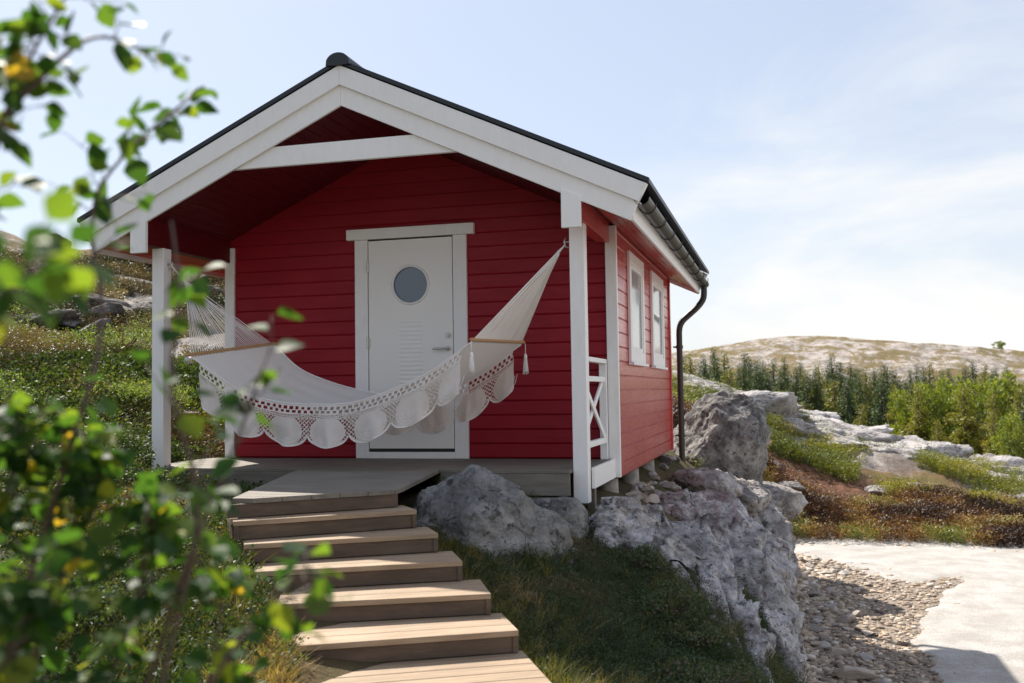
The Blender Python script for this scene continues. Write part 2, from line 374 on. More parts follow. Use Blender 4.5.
def height(x,y,detail=True):
    x=np.asarray(x,float).ravel(); y=np.asarray(y,float).ravel()
    az,d=azdist(x,y); out=np.empty_like(x)
    for i in range(0,len(x),20000):
        s=slice(i,i+20000); u=az[s]*AS; v=np.log(np.maximum(d[s],1.2))*LS
        out[s]=tps((u[:,None]-cx_)**2+(v[:,None]-cy_)**2)@sol[:n]+sol[n]+sol[n+1]*u+sol[n+2]*v
    if not detail: return out
    flat=flatmask(x,y,out,az,d)
    out=out*(1-flat)+(-2.12)*flat
    nr=(1-flat)
    out=out+nr*.04*fbm(x*1.1,y*1.1,0,4)+.006*fbm(x*3,y*3,2,3)
    left=sstep(12,22,d)*(1-sstep(60,100,d))*(1-sstep(-5,2,az))
    led = fbm(x*.22,y*.22,1,5,True)
    step_=(lambda q: (np.floor(q*2.2)+sstep(.25,.75,q*2.2-np.floor(q*2.2)))/2.2)(fbm(x*.16,y*.16,5,4)*1.5)
    out=out+left*(.5*led+.5*step_)
    rr=sstep(22,27,d)*(1-sstep(45,60,d))*sstep(8,11,az)
    out=out+rr*(.16*fbm(x*.35,y*.8,3,4,True))
    pk=sstep(18.4,19.8,d)*(1-sstep(26,30,d))*sstep(9,12,az)
    out=out+pk*.22*fbm(x*.7,y*.7,8,5,True)
    far=sstep(120,200,d)
    out=out+far*(1.9*fbm(x*.03,y*.03,4,5,True)+ .5*fbm(x*.12,y*.12,9,3,True))*(1-sstep(600,900,d)*.5)
    return out
def flatmask(x,y,h,az,d):
    return np.clip(sstep(-1.45,-1.98,h)*(d<18.2)*1.0,0,1)*sstep(3.15,3.8,x)
def H(x,y): return float(height(np.array([x]),np.array([y]))[0])

def build_ground():
    azs = np.concatenate([np.arange(-180,-36,4), np.arange(-36,-1,.22), np.arange(-1,33,.16), np.arange(33,180,4)])
    ds = np.concatenate([[0.02,.3,.7], np.exp(np.linspace(math.log(1.1), math.log(60), 330)), np.exp(np.linspace(math.log(62), math.log(420), 170)), np.exp(np.linspace(math.log(440), math.log(5000), 24))])
    a,dg = np.meshgrid(np.radians(azs), ds, indexing='ij')
    fx,fy=-math.sin(yaw),math.cos(yaw)
    X=CAM.x+dg*(np.cos(a)*fx+np.sin(a)*rt.x); Y=CAM.y+dg*(np.cos(a)*fy+np.sin(a)*rt.y)
    Z=height(X,Y)
    V=np.stack([X.ravel(),Y.ravel(),Z],1); na,nd=a.shape
    i=np.arange(na)[:,None]; j=np.arange(nd-1)[None]; i2=(i+1)%na
    F=np.stack([i*nd+j, i*nd+j+1, i2*nd+j+1, i2*nd+j],-1).reshape(-1,4)
    o=np_mesh('ground',V,F[:,::-1],'ground',smooth=True)
    az,d=azdist(V[:,0],V[:,1])
    gravel=sstep(-1.5,-1.92,Z)*(d<19.0+.5*fbm(V[:,0]*.8,V[:,1]*.8,1,3))*sstep(2.8,3.6,V[:,0])
    peat=sstep(18.4,19.2,d)*(1-sstep(22.5,25.5,d+2.5*fbm(V[:,0]*.3,V[:,1]*.3,2,4)))*sstep(8.5,10.5,az)
    rk=sstep(22.5,25,d+2*fbm(V[:,0]*.3,V[:,1]*.3,3,4))*(1-sstep(45,60,d))*sstep(8,10,az)*.9
    far=sstep(150,200,d)
    left=sstep(12,22,d+4*fbm(V[:,0]*.2,V[:,1]*.2,6,3))*(1-sstep(-5,2,az))*(d<150)
    me=o.data
    ca=me.attributes.new('zone','FLOAT_COLOR','POINT')
    arr=np.stack([gravel,peat,np.clip(rk+far*.60+left*.44,0,1),np.ones_like(d)],1).astype(np.float32)
    ca.data.foreach_set('color',arr.ravel())
    tag(o,kind='structure'); return o
def ground_mat(nt,b):
    v=coords(nt); at=N(nt,'ShaderNodeAttribute'); at.attribute_name='zone'
    sp=N(nt,'ShaderNodeSeparateColor'); nt.links.new(at.outputs['Color'],sp.inputs[0])
    n1=noise_n(nt,v,.9,7,.65); n2=noise_n(nt,v,7,6,.7); n3=noise_n(nt,v,40,4,.7); n4=noise_n(nt,v,.18,6,.7,.5)
    grass=mix(nt,ramp(nt,n2,[(.35,g(0)),(.65,g(1))]),(.045,.055,.02),(.12,.10,.05))
    grass=mix(nt,ramp(nt,n1,[(.4,g(0)),(.65,g(.8))]),grass,(.13,.085,.045))
    grav=ramp(nt,n3,[(.3,(.15,.125,.10)),(.45,(.29,.25,.21)),(.6,(.40,.35,.30)),(.75,(.5,.47,.44))])
    grav=mix(nt,ramp(nt,n2,[(.35,g(.5)),(.7,g(0))]),grav,(.25,.17,.11))
    peat=mix(nt,ramp(nt,n2,[(.35,g(0)),(.6,g(1))]),(.05,.022,.014),(.19,.09,.055))
    peat=mix(nt,ramp(nt,noise_n(nt,v,.5,6,.7),[(.5,g(0)),(.62,g(.8))]),peat,(.19,.16,.05))
    mp=coords(nt,(.35,.9,1)); nr=noise_n(nt,coords(nt,(1,.38,1)),.30,12,.76,.3)
    rockc=ramp(nt,nr,[(.36,(.10,.085,.08)),(.45,(.25,.22,.20)),(.55,(.42,.38,.355)),(.68,(.55,.51,.48))])
    rockc=mix(nt,ramp(nt,n2,[(.4,g(.6)),(.6,g(0))]),rockc,(.16,.13,.11))
    heath=mix(nt,ramp(nt,n1,[(.35,g(0)),(.65,g(1))]),(.075,.085,.03),(.21,.13,.065))
    rm=N(nt,'ShaderNodeMath'); rm.operation='ADD'; nt.links.new(sp.outputs['Blue'],rm.inputs[0])
    ns=ramp(nt,noise_n(nt,coords(nt,(1,.35,1)),.13,14,.80,.3),[(.38,g(0)),(.62,g(1))])
    nt.links.new(ns,rm.inputs[1])
    th=ramp(nt,rm.outputs[0],[(.95,g(0)),(1.0,g(1))])   # rock where zone+noise > ~1
    ms=N(nt,'ShaderNodeMath'); ms.operation='SUBTRACT'; nt.links.new(rm.outputs[0],ms.inputs[0]); ms.inputs[1].default_value=1.02
    m3=N(nt,'ShaderNodeMath'); m3.operation='MULTIPLY'; m3.use_clamp=True; nt.links.new(ms.outputs[0],m3.inputs[0]); m3.inputs[1].default_value=9
    near=mix(nt,ramp(nt,sp.outputs['Blue'],[(.1,g(0)),(.4,g(1))]),grass,heath)
    c=mix(nt,m3.outputs[0],near,rockc)
    c=mix(nt,sp.outputs['Red'],c,grav)
    c=mix(nt,sp.outputs['Green'],c,peat)
    nt.links.new(c,b.inputs['Base Color']); b.inputs['Roughness'].default_value=.95; b.inputs['Specular IOR Level'].default_value=.2
    h=mix(nt,.4,n2,n3); h=mix(nt,.6,h,nr); bump(nt,b,h,1.0,.15)
mat('ground',build=ground_mat)
ground=build_ground()

# gravel road
def build_road():
    poly=[(3.17,12.34),(3.74,13.0),(4.92,12.9),(6.46,12.9),(7.97,13.0),(10.5,12.4),(16,9),(16,-4),(6.6,-5),(5.0,-3.2),(4.72,-1),(4.66,.6),(4.78,2.54),(4.94,4.20),(5.06,5.63),(5.48,7.20),(5.98,8.91),(5.76,9.12),(5.30,8.31),(4.92,8.71),(4.47,9.69),(3.70,10.55),(3.10,11.10)]
    P=np.array(poly); P=np.array([CAM.x,CAM.y])+(P-np.array([CAM.x,CAM.y]))*.938
    xs=np.arange(2.8,16.2,.06); ys=np.arange(-5.2,14,.06)
    X,Y=np.meshgrid(xs,ys,indexing='ij')
    xw=X+.35*fbm(X*1.3,Y*1.3,3,5); yw=Y+.35*fbm(X*1.3,Y*1.3,30,5)
    ins=np.zeros(X.shape,bool); m=len(P)
    for i in range(m):
        x0,y0=P[i]; x1,y1=P[(i+1)%m]
        c=((y0>yw)!=(y1>yw))&(xw<(x1-x0)*(yw-y0)/(y1-y0+1e-12)+x0); ins^=c
    Z=height(X,Y).reshape(X.shape)+.012+.006*fbm(X*2,Y*2,7,3)
    m_=ins.astype(float)
    for _ in range(3):
        m_[1:-1,1:-1]=(m_[1:-1,1:-1]*2+m_[:-2,1:-1]+m_[2:,1:-1]+m_[1:-1,:-2]+m_[1:-1,2:])/6
    Z=Z-.05*np.clip(.62-m_,0,1)+.03*np.clip(m_-.6,0,.2)
    V=np.stack([X,Y,Z],-1).reshape(-1,3); ny=len(ys)
    k_=m_>.05; i,j=np.where(k_[:-1,:-1]&k_[1:,1:]&k_[1:,:-1]&k_[:-1,1:])
    F=np.stack([i*ny+j,(i+1)*ny+j,(i+1)*ny+j+1,i*ny+j+1],1)
    u,inv=np.unique(F,return_inverse=True)
    o=np_mesh('gravel_road',V[u],inv.reshape(F.shape),'road_gravel',smooth=True); tag(o,kind='structure')
    return ins,xs,ys
def roadm(nt,b):
    v=coords(nt); n1=noise_n(nt,v,60,4,.8); n2=noise_n(nt,v,2.5,6,.7); n3=noise_n(nt,v,22,3,.7)
    c=ramp(nt,n1,[(.32,(.20,.19,.18)),(.5,(.44,.425,.405)),(.68,(.60,.585,.56))])
    c=mix(nt,ramp(nt,n2,[(.40,g(.55)),(.6,g(0))]),c,(.27,.235,.20))
    c=mix(nt,ramp(nt,n3,[(.66,g(0)),(.72,g(.6))]),c,(.30,.28,.27))
    nt.links.new(c,b.inputs['Base Color']); b.inputs['Roughness'].default_value=.95; bump(nt,b,n1,.6,.015)
mat('road_gravel',build=roadm)
road_in,rxs,rys=build_road()
def on_road(x,y):
    i=np.clip(((x-rxs[0])/.06).astype(int),0,len(rxs)-1); j=np.clip(((y-rys[0])/.06).astype(int),0,len(rys)-1)
    return road_in[i,j]&(x>rxs[0])&(x<rxs[-1])&(y>rys[0])&(y<rys[-1])

# ------------------------------------------------------------------ cabin
cabin = empty('red_cabin',(0,0,0)); tag(cabin,'red wooden cabin with white trim, black roof and open front porch','cabin')
SL=.4625; WL,WR=-1.94,2.05; YF,YB=1.44,5.83; RB=6.23; ZB=-.18; PITCH=.1335
def ceil_z(x): return 3.36-.275-SL*abs(x)
def groove_wall(name, m, parent, seg_fn, axis, pos, sgn, z0, z1):
    """horizontal boards; seg_fn(z) -> (a,b) extents; axis 'x' or 'y' run direction; faces towards sgn"""
    mb=MB(); z=z0; k=0
    prof=[(0,.012),(.015,0),(PITCH-.003,0),(PITCH,.013)]   # (dz, inset): lip below slopes up and outwards
    while z<z1-.01:
        jz=random.uniform(-.0012,.0012)
        for (a,ia),(b_,ib) in zip(prof[:-1],prof[1:]):
            za,zb=z+a,min(z+b_,z1)
            if zb<=za: continue
            A=seg_fn((za+zb)/2)
            if A is None: continue
            lo,hi=A
            o1,o2=pos+sgn*(-ia+jz),pos+sgn*(-ib+jz)
            if axis=='x': q=[(lo,o1,za),(hi,o1,za),(hi,o2,zb),(lo,o2,zb)]
            else: q=[(o1,lo,za),(o1,hi,za),(o2,hi,zb),(o2,lo,zb)]
            if (axis=='x' and sgn>0) or (axis=='y' and sgn<0): q=q[::-1]
            mb.add(q,[(0,1,2,3)])
        z+=PITCH; k+=1
    return mb
def gable(z):
    hw=(ceil_z(0)+.10-z)/SL
    lo,hi=max(WL+.02,-hw),min(WR-.02,hw)
    return (lo,hi) if hi>lo+.03 else None
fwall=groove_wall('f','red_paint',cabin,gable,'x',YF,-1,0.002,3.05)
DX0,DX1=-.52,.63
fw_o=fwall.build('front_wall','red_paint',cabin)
groove_wall('s','',cabin,lambda z:(YF+.01,YB-.02),'y',WR,1,ZB,2.14).build('side_wall','red_paint_lit',cabin)
groove_wall('s','',cabin,lambda z:(YF+.01,YB-.02),'y',WL,-1,ZB,2.14).build('side_wall','red_paint_lit',cabin)
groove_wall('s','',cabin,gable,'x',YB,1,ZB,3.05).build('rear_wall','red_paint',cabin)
MB().box((WL+.02,YF+.04,ZB),(WR-.02,YB-.04,ZB+.1)).build('floor','riser_wood',cabin)
# corner boards
MB().box((WR-.085,YF-.028,-.165),(WR+.018,YF+.03,2.13)).build('corner_post','white_paint',cabin,.004)
MB().box((WL-.018,YF-.028,-.01),(WL+.085,YF+.03,2.13)).build('corner_post','white_paint',cabin,.004)
MB().box((WR-.04,YB-.06,ZB),(WR+.022,YB+.02,2.10)).build('corner_board','red_paint_lit',cabin,.004)
MB().box((WL-.022,YB-.06,ZB),(WL+.04,YB+.02,2.10)).build('corner_board','red_paint_lit',cabin,.004)
# roof: black covering, ridge cap
roof_o=None
mb=MB()
for s in (-1,1):
    e=2.565
    top=lambda x,dz:3.385-SL*abs(x)+dz
    nx=14
    # corrugated-like pan roofing: raised ribs along the slope
    mb.prism([(0,-.035,top(0,0)),(s*e,-.035,top(e,0)),(s*e,-.035,top(e,.038)),(0,-.035,top(0,.038))],(0,RB+.07,0))
    y=.1
    while y<RB:
        mb.prism([(s*.1,y,top(.1,.036)),(s*(e-.05),y,top(e-.05,.036)),(s*(e-.05),y,top(e-.05,.05)),(s*.1,y,top(.1,.05))],(0,.03,0)); y+=.3
roof=mb.build('roof','roof_black',cabin)
mb=MB()
for k in range(16):
    y0=-.06+k*.41; y1=y0+.44; pts=[]
    rr=.085 if k%1==0 else .08
    arc=[(rr*1.25*math.cos(math.pi*i/10),3.385+.0+rr*math.sin(math.pi*i/10)) for i in range(11)]
    arc=[(a,z-(.02 if i in(0,10) else 0)) for i,(a,z) in enumerate(arc)]
    y1=min(y1,RB+.05)
    if y0<y1: mb.prism([(a,y0,z+.004*(k%2)) for a,z in arc],(0,y1-y0,0))
mb.build('ridge_cap','roof_black',roof,smooth=False)
# under structure: soffit/ceiling boards with grooves running front to back
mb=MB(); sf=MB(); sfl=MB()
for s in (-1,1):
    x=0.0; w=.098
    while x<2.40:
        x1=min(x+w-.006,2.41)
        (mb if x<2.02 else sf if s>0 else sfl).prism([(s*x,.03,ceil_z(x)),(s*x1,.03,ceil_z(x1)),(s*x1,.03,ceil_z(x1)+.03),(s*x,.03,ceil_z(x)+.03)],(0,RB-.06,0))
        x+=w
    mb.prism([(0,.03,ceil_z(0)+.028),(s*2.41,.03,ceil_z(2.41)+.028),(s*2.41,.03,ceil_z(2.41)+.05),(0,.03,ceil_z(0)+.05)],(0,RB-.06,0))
mb.build('ceiling_boards','red_paint_shaded',cabin); [q.build('soffit','red_paint_lit',cabin) for q in (sfl,sf)]  # porch ceiling has shade in its colour, eave soffits the lit red
# bargeboards front (two overlapping boards) and rear
def barge(y0,y1,t0,t1,e0,name='bargeboard'):
    for s in (-1,1):
        z=lambda x,t:3.372-SL*abs(x)-t
        cut=.42
        def X(t): return e0-t*cut
        MB().prism([(s*.0005,y0,z(0,t0)),(s*X(t0),y0,z(X(t0),t0)),(s*X(t1),y0,z(X(t1),t1)),(s*.0005,y0,z(0,t1))],(0,y1-y0,0)).build(name,'white_paint',cabin,.003)
barge(-.028,.028,0,.165,2.55); barge(0,.026,.163,.335,2.55)
barge(RB,RB+.028,0,.165,2.55); barge(RB-.026,RB,.163,.335,2.55)
# eave fascia + gutter
for s in (-1,1):
    MB().box((s*2.41 if s>0 else -2.435,.03,1.925),(s*2.435 if s>0 else -2.41,RB-.03,2.14)).build('eave_board','white_paint',cabin,.003)
def gutter(s):
    mb=MB(); r=.062; cx=s*(2.435+r+.004); cz=2.095
    arc=[(cx+r*math.cos(a),cz+r*math.sin(a)) for a in [math.pi+math.pi*i/10 for i in range(11)]]
    inn=[(cx+(r-.005)*math.cos(a),cz+(r-.005)*math.sin(a)) for a in [2*math.pi-math.pi*i/10 for i in range(11)]]
    poly=arc+inn; n_=len(poly)
    ys=(.0,RB+.03); V=[(x,y,z-(.03*(y/RB))) for y in ys for x,z in poly]
    F=[(i,(i+1)%n_,n_+(i+1)%n_,n_+i) for i in range(n_)]+[(i,i+1,n_-2-i,n_-1-i) for i in range(10)][::1]+[(n_+i,n_+n_-1-i,n_+n_-2-i,n_+i+1) for i in range(10)]
    mb.add(V,F)
    gt=mb.build('gutter','gutter_metal',cabin)
    for k in range(9):
        y=.35+k*.7; m=MB(); pts=[(cx+(r+.006)*math.cos(a),y,cz-.03*y/RB+(r+.006)*math.sin(a)) for a in [math.pi+math.pi*i/10 for i in range(11)]]
        pts=[(cx-r-.006,y,cz+.03)]+pts+[(cx+r+.006,y,cz+.015)]
        for a,b in zip(pts[:-1],pts[1:]):
            pass
        m.tube(pts,.0045,6); m.build('bracket','black_metal',gt,smooth=True)
    return gt,cx,cz
gt,gx,gz=gutter(1); gutter(-1)
yp=RB-.12
pipe=[(gx,yp,gz-.06),(gx,yp,gz-.20),(gx-.02,yp,gz-.27),(gx-.09,yp,gz-.36),(2.28,yp,gz-.47),(2.19,yp-.01,gz-.55),(2.155,yp-.02,gz-.65),(2.155,yp-.02,gz-.8),(2.155,yp-.02,-.62)]
def smooth_path(P,nsub=4,it=2):
    P=[Vector(p) for p in P]
    for _ in range(it):
        Q=[P[0]]
        for a,b in zip(P[:-1],P[1:]): Q+=[a.lerp(b,.25),a.lerp(b,.75)]
        P=Q+[P[-1]]
    return P
dp=MB().tube(smooth_path(pipe),.042,12).build('downpipe','black_metal',cabin,smooth=True)
for z in (1.2,.0): MB().tube([(2.07,yp-.02,z),(2.155,yp-.02,z)],.012,6).tube([(2.155,yp-.02,z-.02),(2.155,yp-.02,z+.02)],.05,12).build('pipe_clip','black_metal',dp)
# white vertical casings, posts, beams
for s in (-1,1):
    x=s*1.95
    MB().prism([(x-.078,-.012,1.895),(x+.078,-.012,1.895),(x+.078,-.012,3.372-SL*abs(x+.078)-.30),(x-.078,-.012,3.372-SL*abs(x-.078)-.30)],(0,.038,0)).build('gable_bracket','white_paint',cabin,.003)
    px=s*1.935
    p=MB().box((px-.06,.26,-.27 if s>0 else -.1),(px+.06,.38,1.972)).build('porch_post','white_paint',cabin,.004)
    hx=px-s*.06
    m=MB(); m.tube([(hx,.32,1.83),(hx-s*.045,.32,1.83)],.008,6); m.tube([(hx-s*.04,.32,1.87),(hx-s*.055,.32,1.83),(hx-s*.04,.32,1.79),(hx-s*.015,.32,1.785)],.007,6)
    m.build('hammock_hook','steel',p,smooth=True)
    b0,b1=(x-.055,x+.055)
    MB().prism([(b0,.032,1.975),(b1,.032,1.975),(b1,.032,ceil_z(b1)),(b0,.032,ceil_z(b0))],(0,YF-.03-.032,0)).build('porch_beam','red_paint_shaded' if s<0 else 'red_paint_lit',cabin,.003)  # left beam coloured as shaded, right beam as lit
MB().prism([(-1.15,.029,2.575),(1.15,.029,2.575),(.90,.029,2.745),(-.90,.029,2.745)],(0,.04,0)).build('collar_tie','white_paint',cabin,.003)
# railing on the right of the porch
rl=MB(); X0,X1=1.915,1.955; ya,yb=.382,1.40
rail=MB().box((1.905,ya,.865),(1.965,yb,.905)).build('porch_railing','white_paint',cabin,.003)
MB().box((X0,ya,.70),(X1,yb,.745)).build('rail_bar','white_paint',rail,.003)
MB().box((X0,ya,.15),(X1,yb,.20)).build('rail_bar','white_paint',rail,.003)
MB().box((1.90,yb-.055,0.002),(1.965,yb+.002,.863)).build('rail_post','white_paint',rail,.003)
def brace(y0,z0,y1,z1,xa,xb):
    d=Vector((0,y1-y0,z1-z0)).normalized(); nn=Vector((0,-d.z,d.y))*.027
    P=[Vector((xa,y0,z0))+nn,Vector((xa,y1,z1))+nn,Vector((xa,y1,z1))-nn,Vector((xa,y0,z0))-nn]
    return MB().prism(P,(xb-xa,0,0))
brace(ya+.0,.20,yb-.058,.70,1.917,1.934).build('cross_brace','white_paint',rail,.002)
brace(ya+.0,.70,yb-.058,.20,1.936,1.953).build('cross_brace','white_paint',rail,.002)
# left side low rail mirrored is absent in the photo; deck
dk=MB(); y=.14
while y<YF-.02:
    y1=min(y+.118,YF-.005); dk.box((-2.12 if y>.38 else -1.872,y,-.028),(1.998 if y>.38 else 1.872,y1,random.uniform(-.002,.001))); y+=.124
deck=dk.build('porch_deck','deck_wood',cabin,.003)
MB().box((.80,.13,-.20),(1.873,.158,-.03)).build('deck_skirt','deck_wood',cabin,.003)
MB().box((-1.873,.13,-.20),(-.47,.158,-.03)).build('deck_skirt','deck_wood',cabin,.003)
MB().box((2.0,.38,-.165),(2.026,YF-.03,.004)).build('deck_edge_board','white_paint',cabin,.003)
MB().box((-2.0,YF-.1,-.19),(2.0,YF-.04,-.035)).build('deck_joist','riser_wood',cabin)
MB().box((1.94,.5,-.5),(2.0,.58,-.035)).build('deck_prop','deck_wood',cabin,.002)
for x in (-1.7,-.2,1.2):
    MB().box((x,.25,-.55),(x+.09,.34,-.03)).build('deck_prop','deck_wood',cabin,.002)
for x in (-1.75,1.9):
    for y in (1.7,3.05,4.35,5.6):
        MB().tube([(x,y,-.95),(x,y,-.3),(x,y,ZB+.01)],[.12,.1,.095],16).build('pier','concrete',cabin,smooth=True)
# door
fr=MB(); yd=YF-.030
fr.box((-.52,yd,.0),(-.385,YF+.01,2.13)); fr.box((.495,yd,.0),(.63,YF+.01,2.13))
frame=fr.build('door_frame','white_paint',cabin,.004)
MB().box((-.60,yd-.022,2.132),(.71,YF+.01,2.235)).build('lintel','white_paint',frame,.004)
MB().box((-.384,yd-.01,.0),(.494,YF+.01,.062)).build('sill','white_paint',frame,.003)
MB().box((-.384,YF-.006,.062),(.494,YF-.002,2.13)).build('door_gap','dark_gap',frame)
dr=MB(); ydf=YF-.024
# door leaf with round opening
cxw,czw,rw=.06,1.67,.195
outer=[(-.375,.095),(.487,.095),(.487,2.115),(-.375,2.115)]
NS=48; ring=[(cxw+rw*math.cos(2*math.pi*i/NS),czw+rw*math.sin(2*math.pi*i/NS)) for i in range(NS)]
def sq(i):
    a=2*math.pi*i/NS; c,s_=math.cos(a),math.sin(a); t=min(.26/abs(c) if c else 9,.26/abs(s_) if s_ else 9); return (cxw+c*t,czw+s_*t)
sqr=[sq(i) for i in range(NS)]
V=[(x,ydf,z) for x,z in ring]+[(x,ydf,z) for x,z in sqr]
F=[(i,NS+i,NS+(i+1)%NS,(i+1)%NS) for i in range(NS)]
V+=[(x,ydf+.02,z) for x,z in ring]; F+=[(i,(i+1)%NS,2*NS+(i+1)%NS,2*NS+i) for i in range(NS)]
dr.add(V,[f[::-1] for f in F])
for a,b in (((-.375,.095),(-.2,2.115)),((.32,.095),(.487,2.115)),((-.2,.095),(.32,1.41)),((-.2,1.93),(.32,2.115))):
    dr.add([(a[0],ydf,a[1]),(b[0],ydf,a[1]),(b[0],ydf,b[1]),(a[0],ydf,b[1])],[(0,1,2,3)])
dr.add([(-.375,ydf,.095),(-.375,ydf+.02,.095),(-.375,ydf+.02,2.115),(-.375,ydf,2.115)],[(0,1,2,3)])
dr.add([(.487,ydf,.095),(.487,ydf+.02,.095),(.487,ydf+.02,2.115),(.487,ydf,2.115)],[(3,2,1,0)])
door=dr.build('door','door_paint',cabin)
mb=MB()
for i in range(22):
    z=.42+i*.042; mb.prism([(-.06,ydf,z),(-.06,ydf-.003,z+.010),(-.06,ydf-.003,z+.020),(-.06,ydf,z+.030)],(.24,0,0))
mb.build('louvre_panel','door_paint',door)
t=[(cxw+(rw-.012)*math.cos(2*math.pi*i/40),ydf-.004,czw+(rw-.012)*math.sin(2*math.pi*i/40)) for i in range(41)]
wn=MB().prism([(x,ydf+.012,z) for x,z in ring],(0,.004,0)).build('round_window','dark_glass',door)
MB().tube(t,.012,6,False).build('window_ring','white_paint',wn,smooth=True)
hd=MB().tube([(.44,ydf,1.045),(.44,ydf-.045,1.045)],.012,10).tube(smooth_path([(.44,ydf-.045,1.045),(.425,ydf-.05,1.045),(.30,ydf-.05,1.043)],4,1),.010,10).tube([(.44,ydf-.001,1.045),(.44,ydf-.012,1.045)],.027,18)
hd.build('handle','steel',door,smooth=False)
MB().tube([(.44,ydf-.001,1.17),(.44,ydf-.016,1.17)],.026,18).tube([(.44,ydf-.016,1.17),(.44,ydf-.028,1.17)],.013,12).build('lock','steel',door)
for z in (.32,1.12,1.86):
    MB().tube([(-.386,ydf-.008,z-.055),(-.386,ydf-.008,z+.055)],.010,8).box((-.384,ydf-.004,z-.045),(-.362,ydf-.001,z+.045)).build('hinge','steel',door)
MB().box((-.374,ydf-.004,.066),(.486,ydf+.015,.090)).build('threshold_strip','dark_gap',door)
# side windows (tall and narrow, white casing)
for y0,y1 in ((2.16,3.20),(3.88,5.02)):
    c0,c1=WR+.001,WR+.030; z0,z1=.90,2.0; w=.11
    win=MB().box((c0,y0,z0),(c1,y0+w,z1)).box((c0,y1-w,z0),(c1,y1,z1)).box((c0,y0+w,z1-w),(c1,y1-w,z1)).box((c0,y0+w,z0),(c1,y1-w,z0+w)).build('window','white_paint',cabin,.003)
    MB().box((c0+.002,y0-.03,z0-.03),(c1+.03,y1+.03,z0-.002)).build('sill','white_paint',win,.003)
    MB().box((c0-.012,y0+w,z0+w),(c0+.004,y1-w,z1-w)).build('pane','pane_glass',win)
    s_=MB(); a,b_,c,d=y0+w+.002,y1-w-.002,z0+w+.002,z1-w-.002; q0,q1=c0+.005,c0+.018; v=.045
    s_.box((q0,a,c),(q1,a+v,d)); s_.box((q0,b_-v,c),(q1,b_,d)); s_.box((q0,a+v,d-v),(q1,b_-v,d)); s_.box((q0,a+v,c),(q1,b_-v,c+v))
    s_.build('sash','white_paint',win,.002)

# ------------------------------------------------------------------ stairs
ST=empty('wooden_steps',(1.2,-1.8,-.3)); ST0=Vector((1.2,-1.8,-.3))
tag(ST,'weathered wooden steps leading down from the cabin porch','steps')
def sbuild(mb,name,m,bevel=.004):
    mb.v=[(x-ST0.x,y-ST0.y,z-ST0.z) for x,y,z in mb.v]; return mb.build(name,m,ST,bevel)
RH=.117
edges=[((.28,-2.20),(1.08,-1.47)),((.36,-2.27),(1.24,-1.56)),((.48,-2.36),(1.45,-1.75)),((.66,-2.55),(1.69,-2.01)),((.93,-2.79),(1.95,-2.31)),((1.17,-3.14),(2.18,-2.60))]
# landing and walkway (boards run parallel with the porch)
lp=[(-.46,.128),(.79,.128),(1.08,-1.47),(.28,-2.20)]
def xr(y,A,B): return A[0]+(B[0]-A[0])*(y-A[1])/(B[1]-A[1])
mb=MB(); y=.126
while y>-2.19:
    y0=max(y-.118,-2.195)
    def ends(yy):
        l=xr(yy,(-.46,.128),(.28,-2.20))
        r=xr(yy,(.79,.128),(1.08,-1.47)) if yy>-1.47 else xr(yy,(1.08,-1.47),(.28,-2.20))
        return l,r
    a,b=ends(y0),ends(y)
    if a[1]-a[0]>.01: mb.prism([(a[0],y0,-.03),(a[1],y0,-.03),(b[1],y,-.03),(b[0],y,-.03)],(0,0,.03+random.uniform(-.001,.001)))
    y-=.124
sbuild(mb,'landing','deck_wood',.002)
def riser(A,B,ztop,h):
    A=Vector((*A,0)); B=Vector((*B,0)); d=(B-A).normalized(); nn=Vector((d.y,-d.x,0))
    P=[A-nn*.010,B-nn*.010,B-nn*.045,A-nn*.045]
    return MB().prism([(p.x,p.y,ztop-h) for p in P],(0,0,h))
def side(A,B,ztop,h):
    A=Vector((*A,0)); B=Vector((*B,0)); d=(B-A).normalized(); nn=Vector((d.y,-d.x,0))
    P=[A,B,B-nn*.03,A-nn*.03]
    return MB().prism([(p.x,p.y,ztop-h) for p in P],(0,0,h))
for i,(A,B) in enumerate(edges):
    z=-RH*i
    if i:
        A0=Vector((*edges[i-1][0],0)); B0=Vector((*edges[i-1][1],0)); a=Vector((*A,0)); b=Vector((*B,0))
        d0=(B0-A0).normalized(); n0=Vector((d0.y,-d0.x,0)); 
        k=3; mb=MB(); bl=a+(A0-a)*1.02-(b-a).normalized()*.0; bk_l=A0-n0*.05; bk_r=B0-n0*.05
        # extend back corners to the tread's own width
        dd=(b-a).normalized(); nn=Vector((dd.y,-dd.x,0))
        dep_l=(bk_l-a).dot(-nn); dep_r=(bk_r-b).dot(-nn)
        bl=a-nn*max(dep_l,.3); br=b-nn*max(dep_r,.3)
        for j in range(k):
            t0,t1=j/k,(j+1)/k-.012
            P=[a.lerp(bl,t0),b.lerp(br,t0),b.lerp(br,t1),a.lerp(bl,t1)]
            mb.prism([(p.x,p.y,z-.030) for p in P],(0,0,.030))
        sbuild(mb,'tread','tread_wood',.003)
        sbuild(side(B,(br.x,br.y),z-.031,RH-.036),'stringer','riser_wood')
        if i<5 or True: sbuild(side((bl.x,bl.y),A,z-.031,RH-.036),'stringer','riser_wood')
    sbuild(riser(A,B,z-.031,RH-.036),'riser','riser_wood')
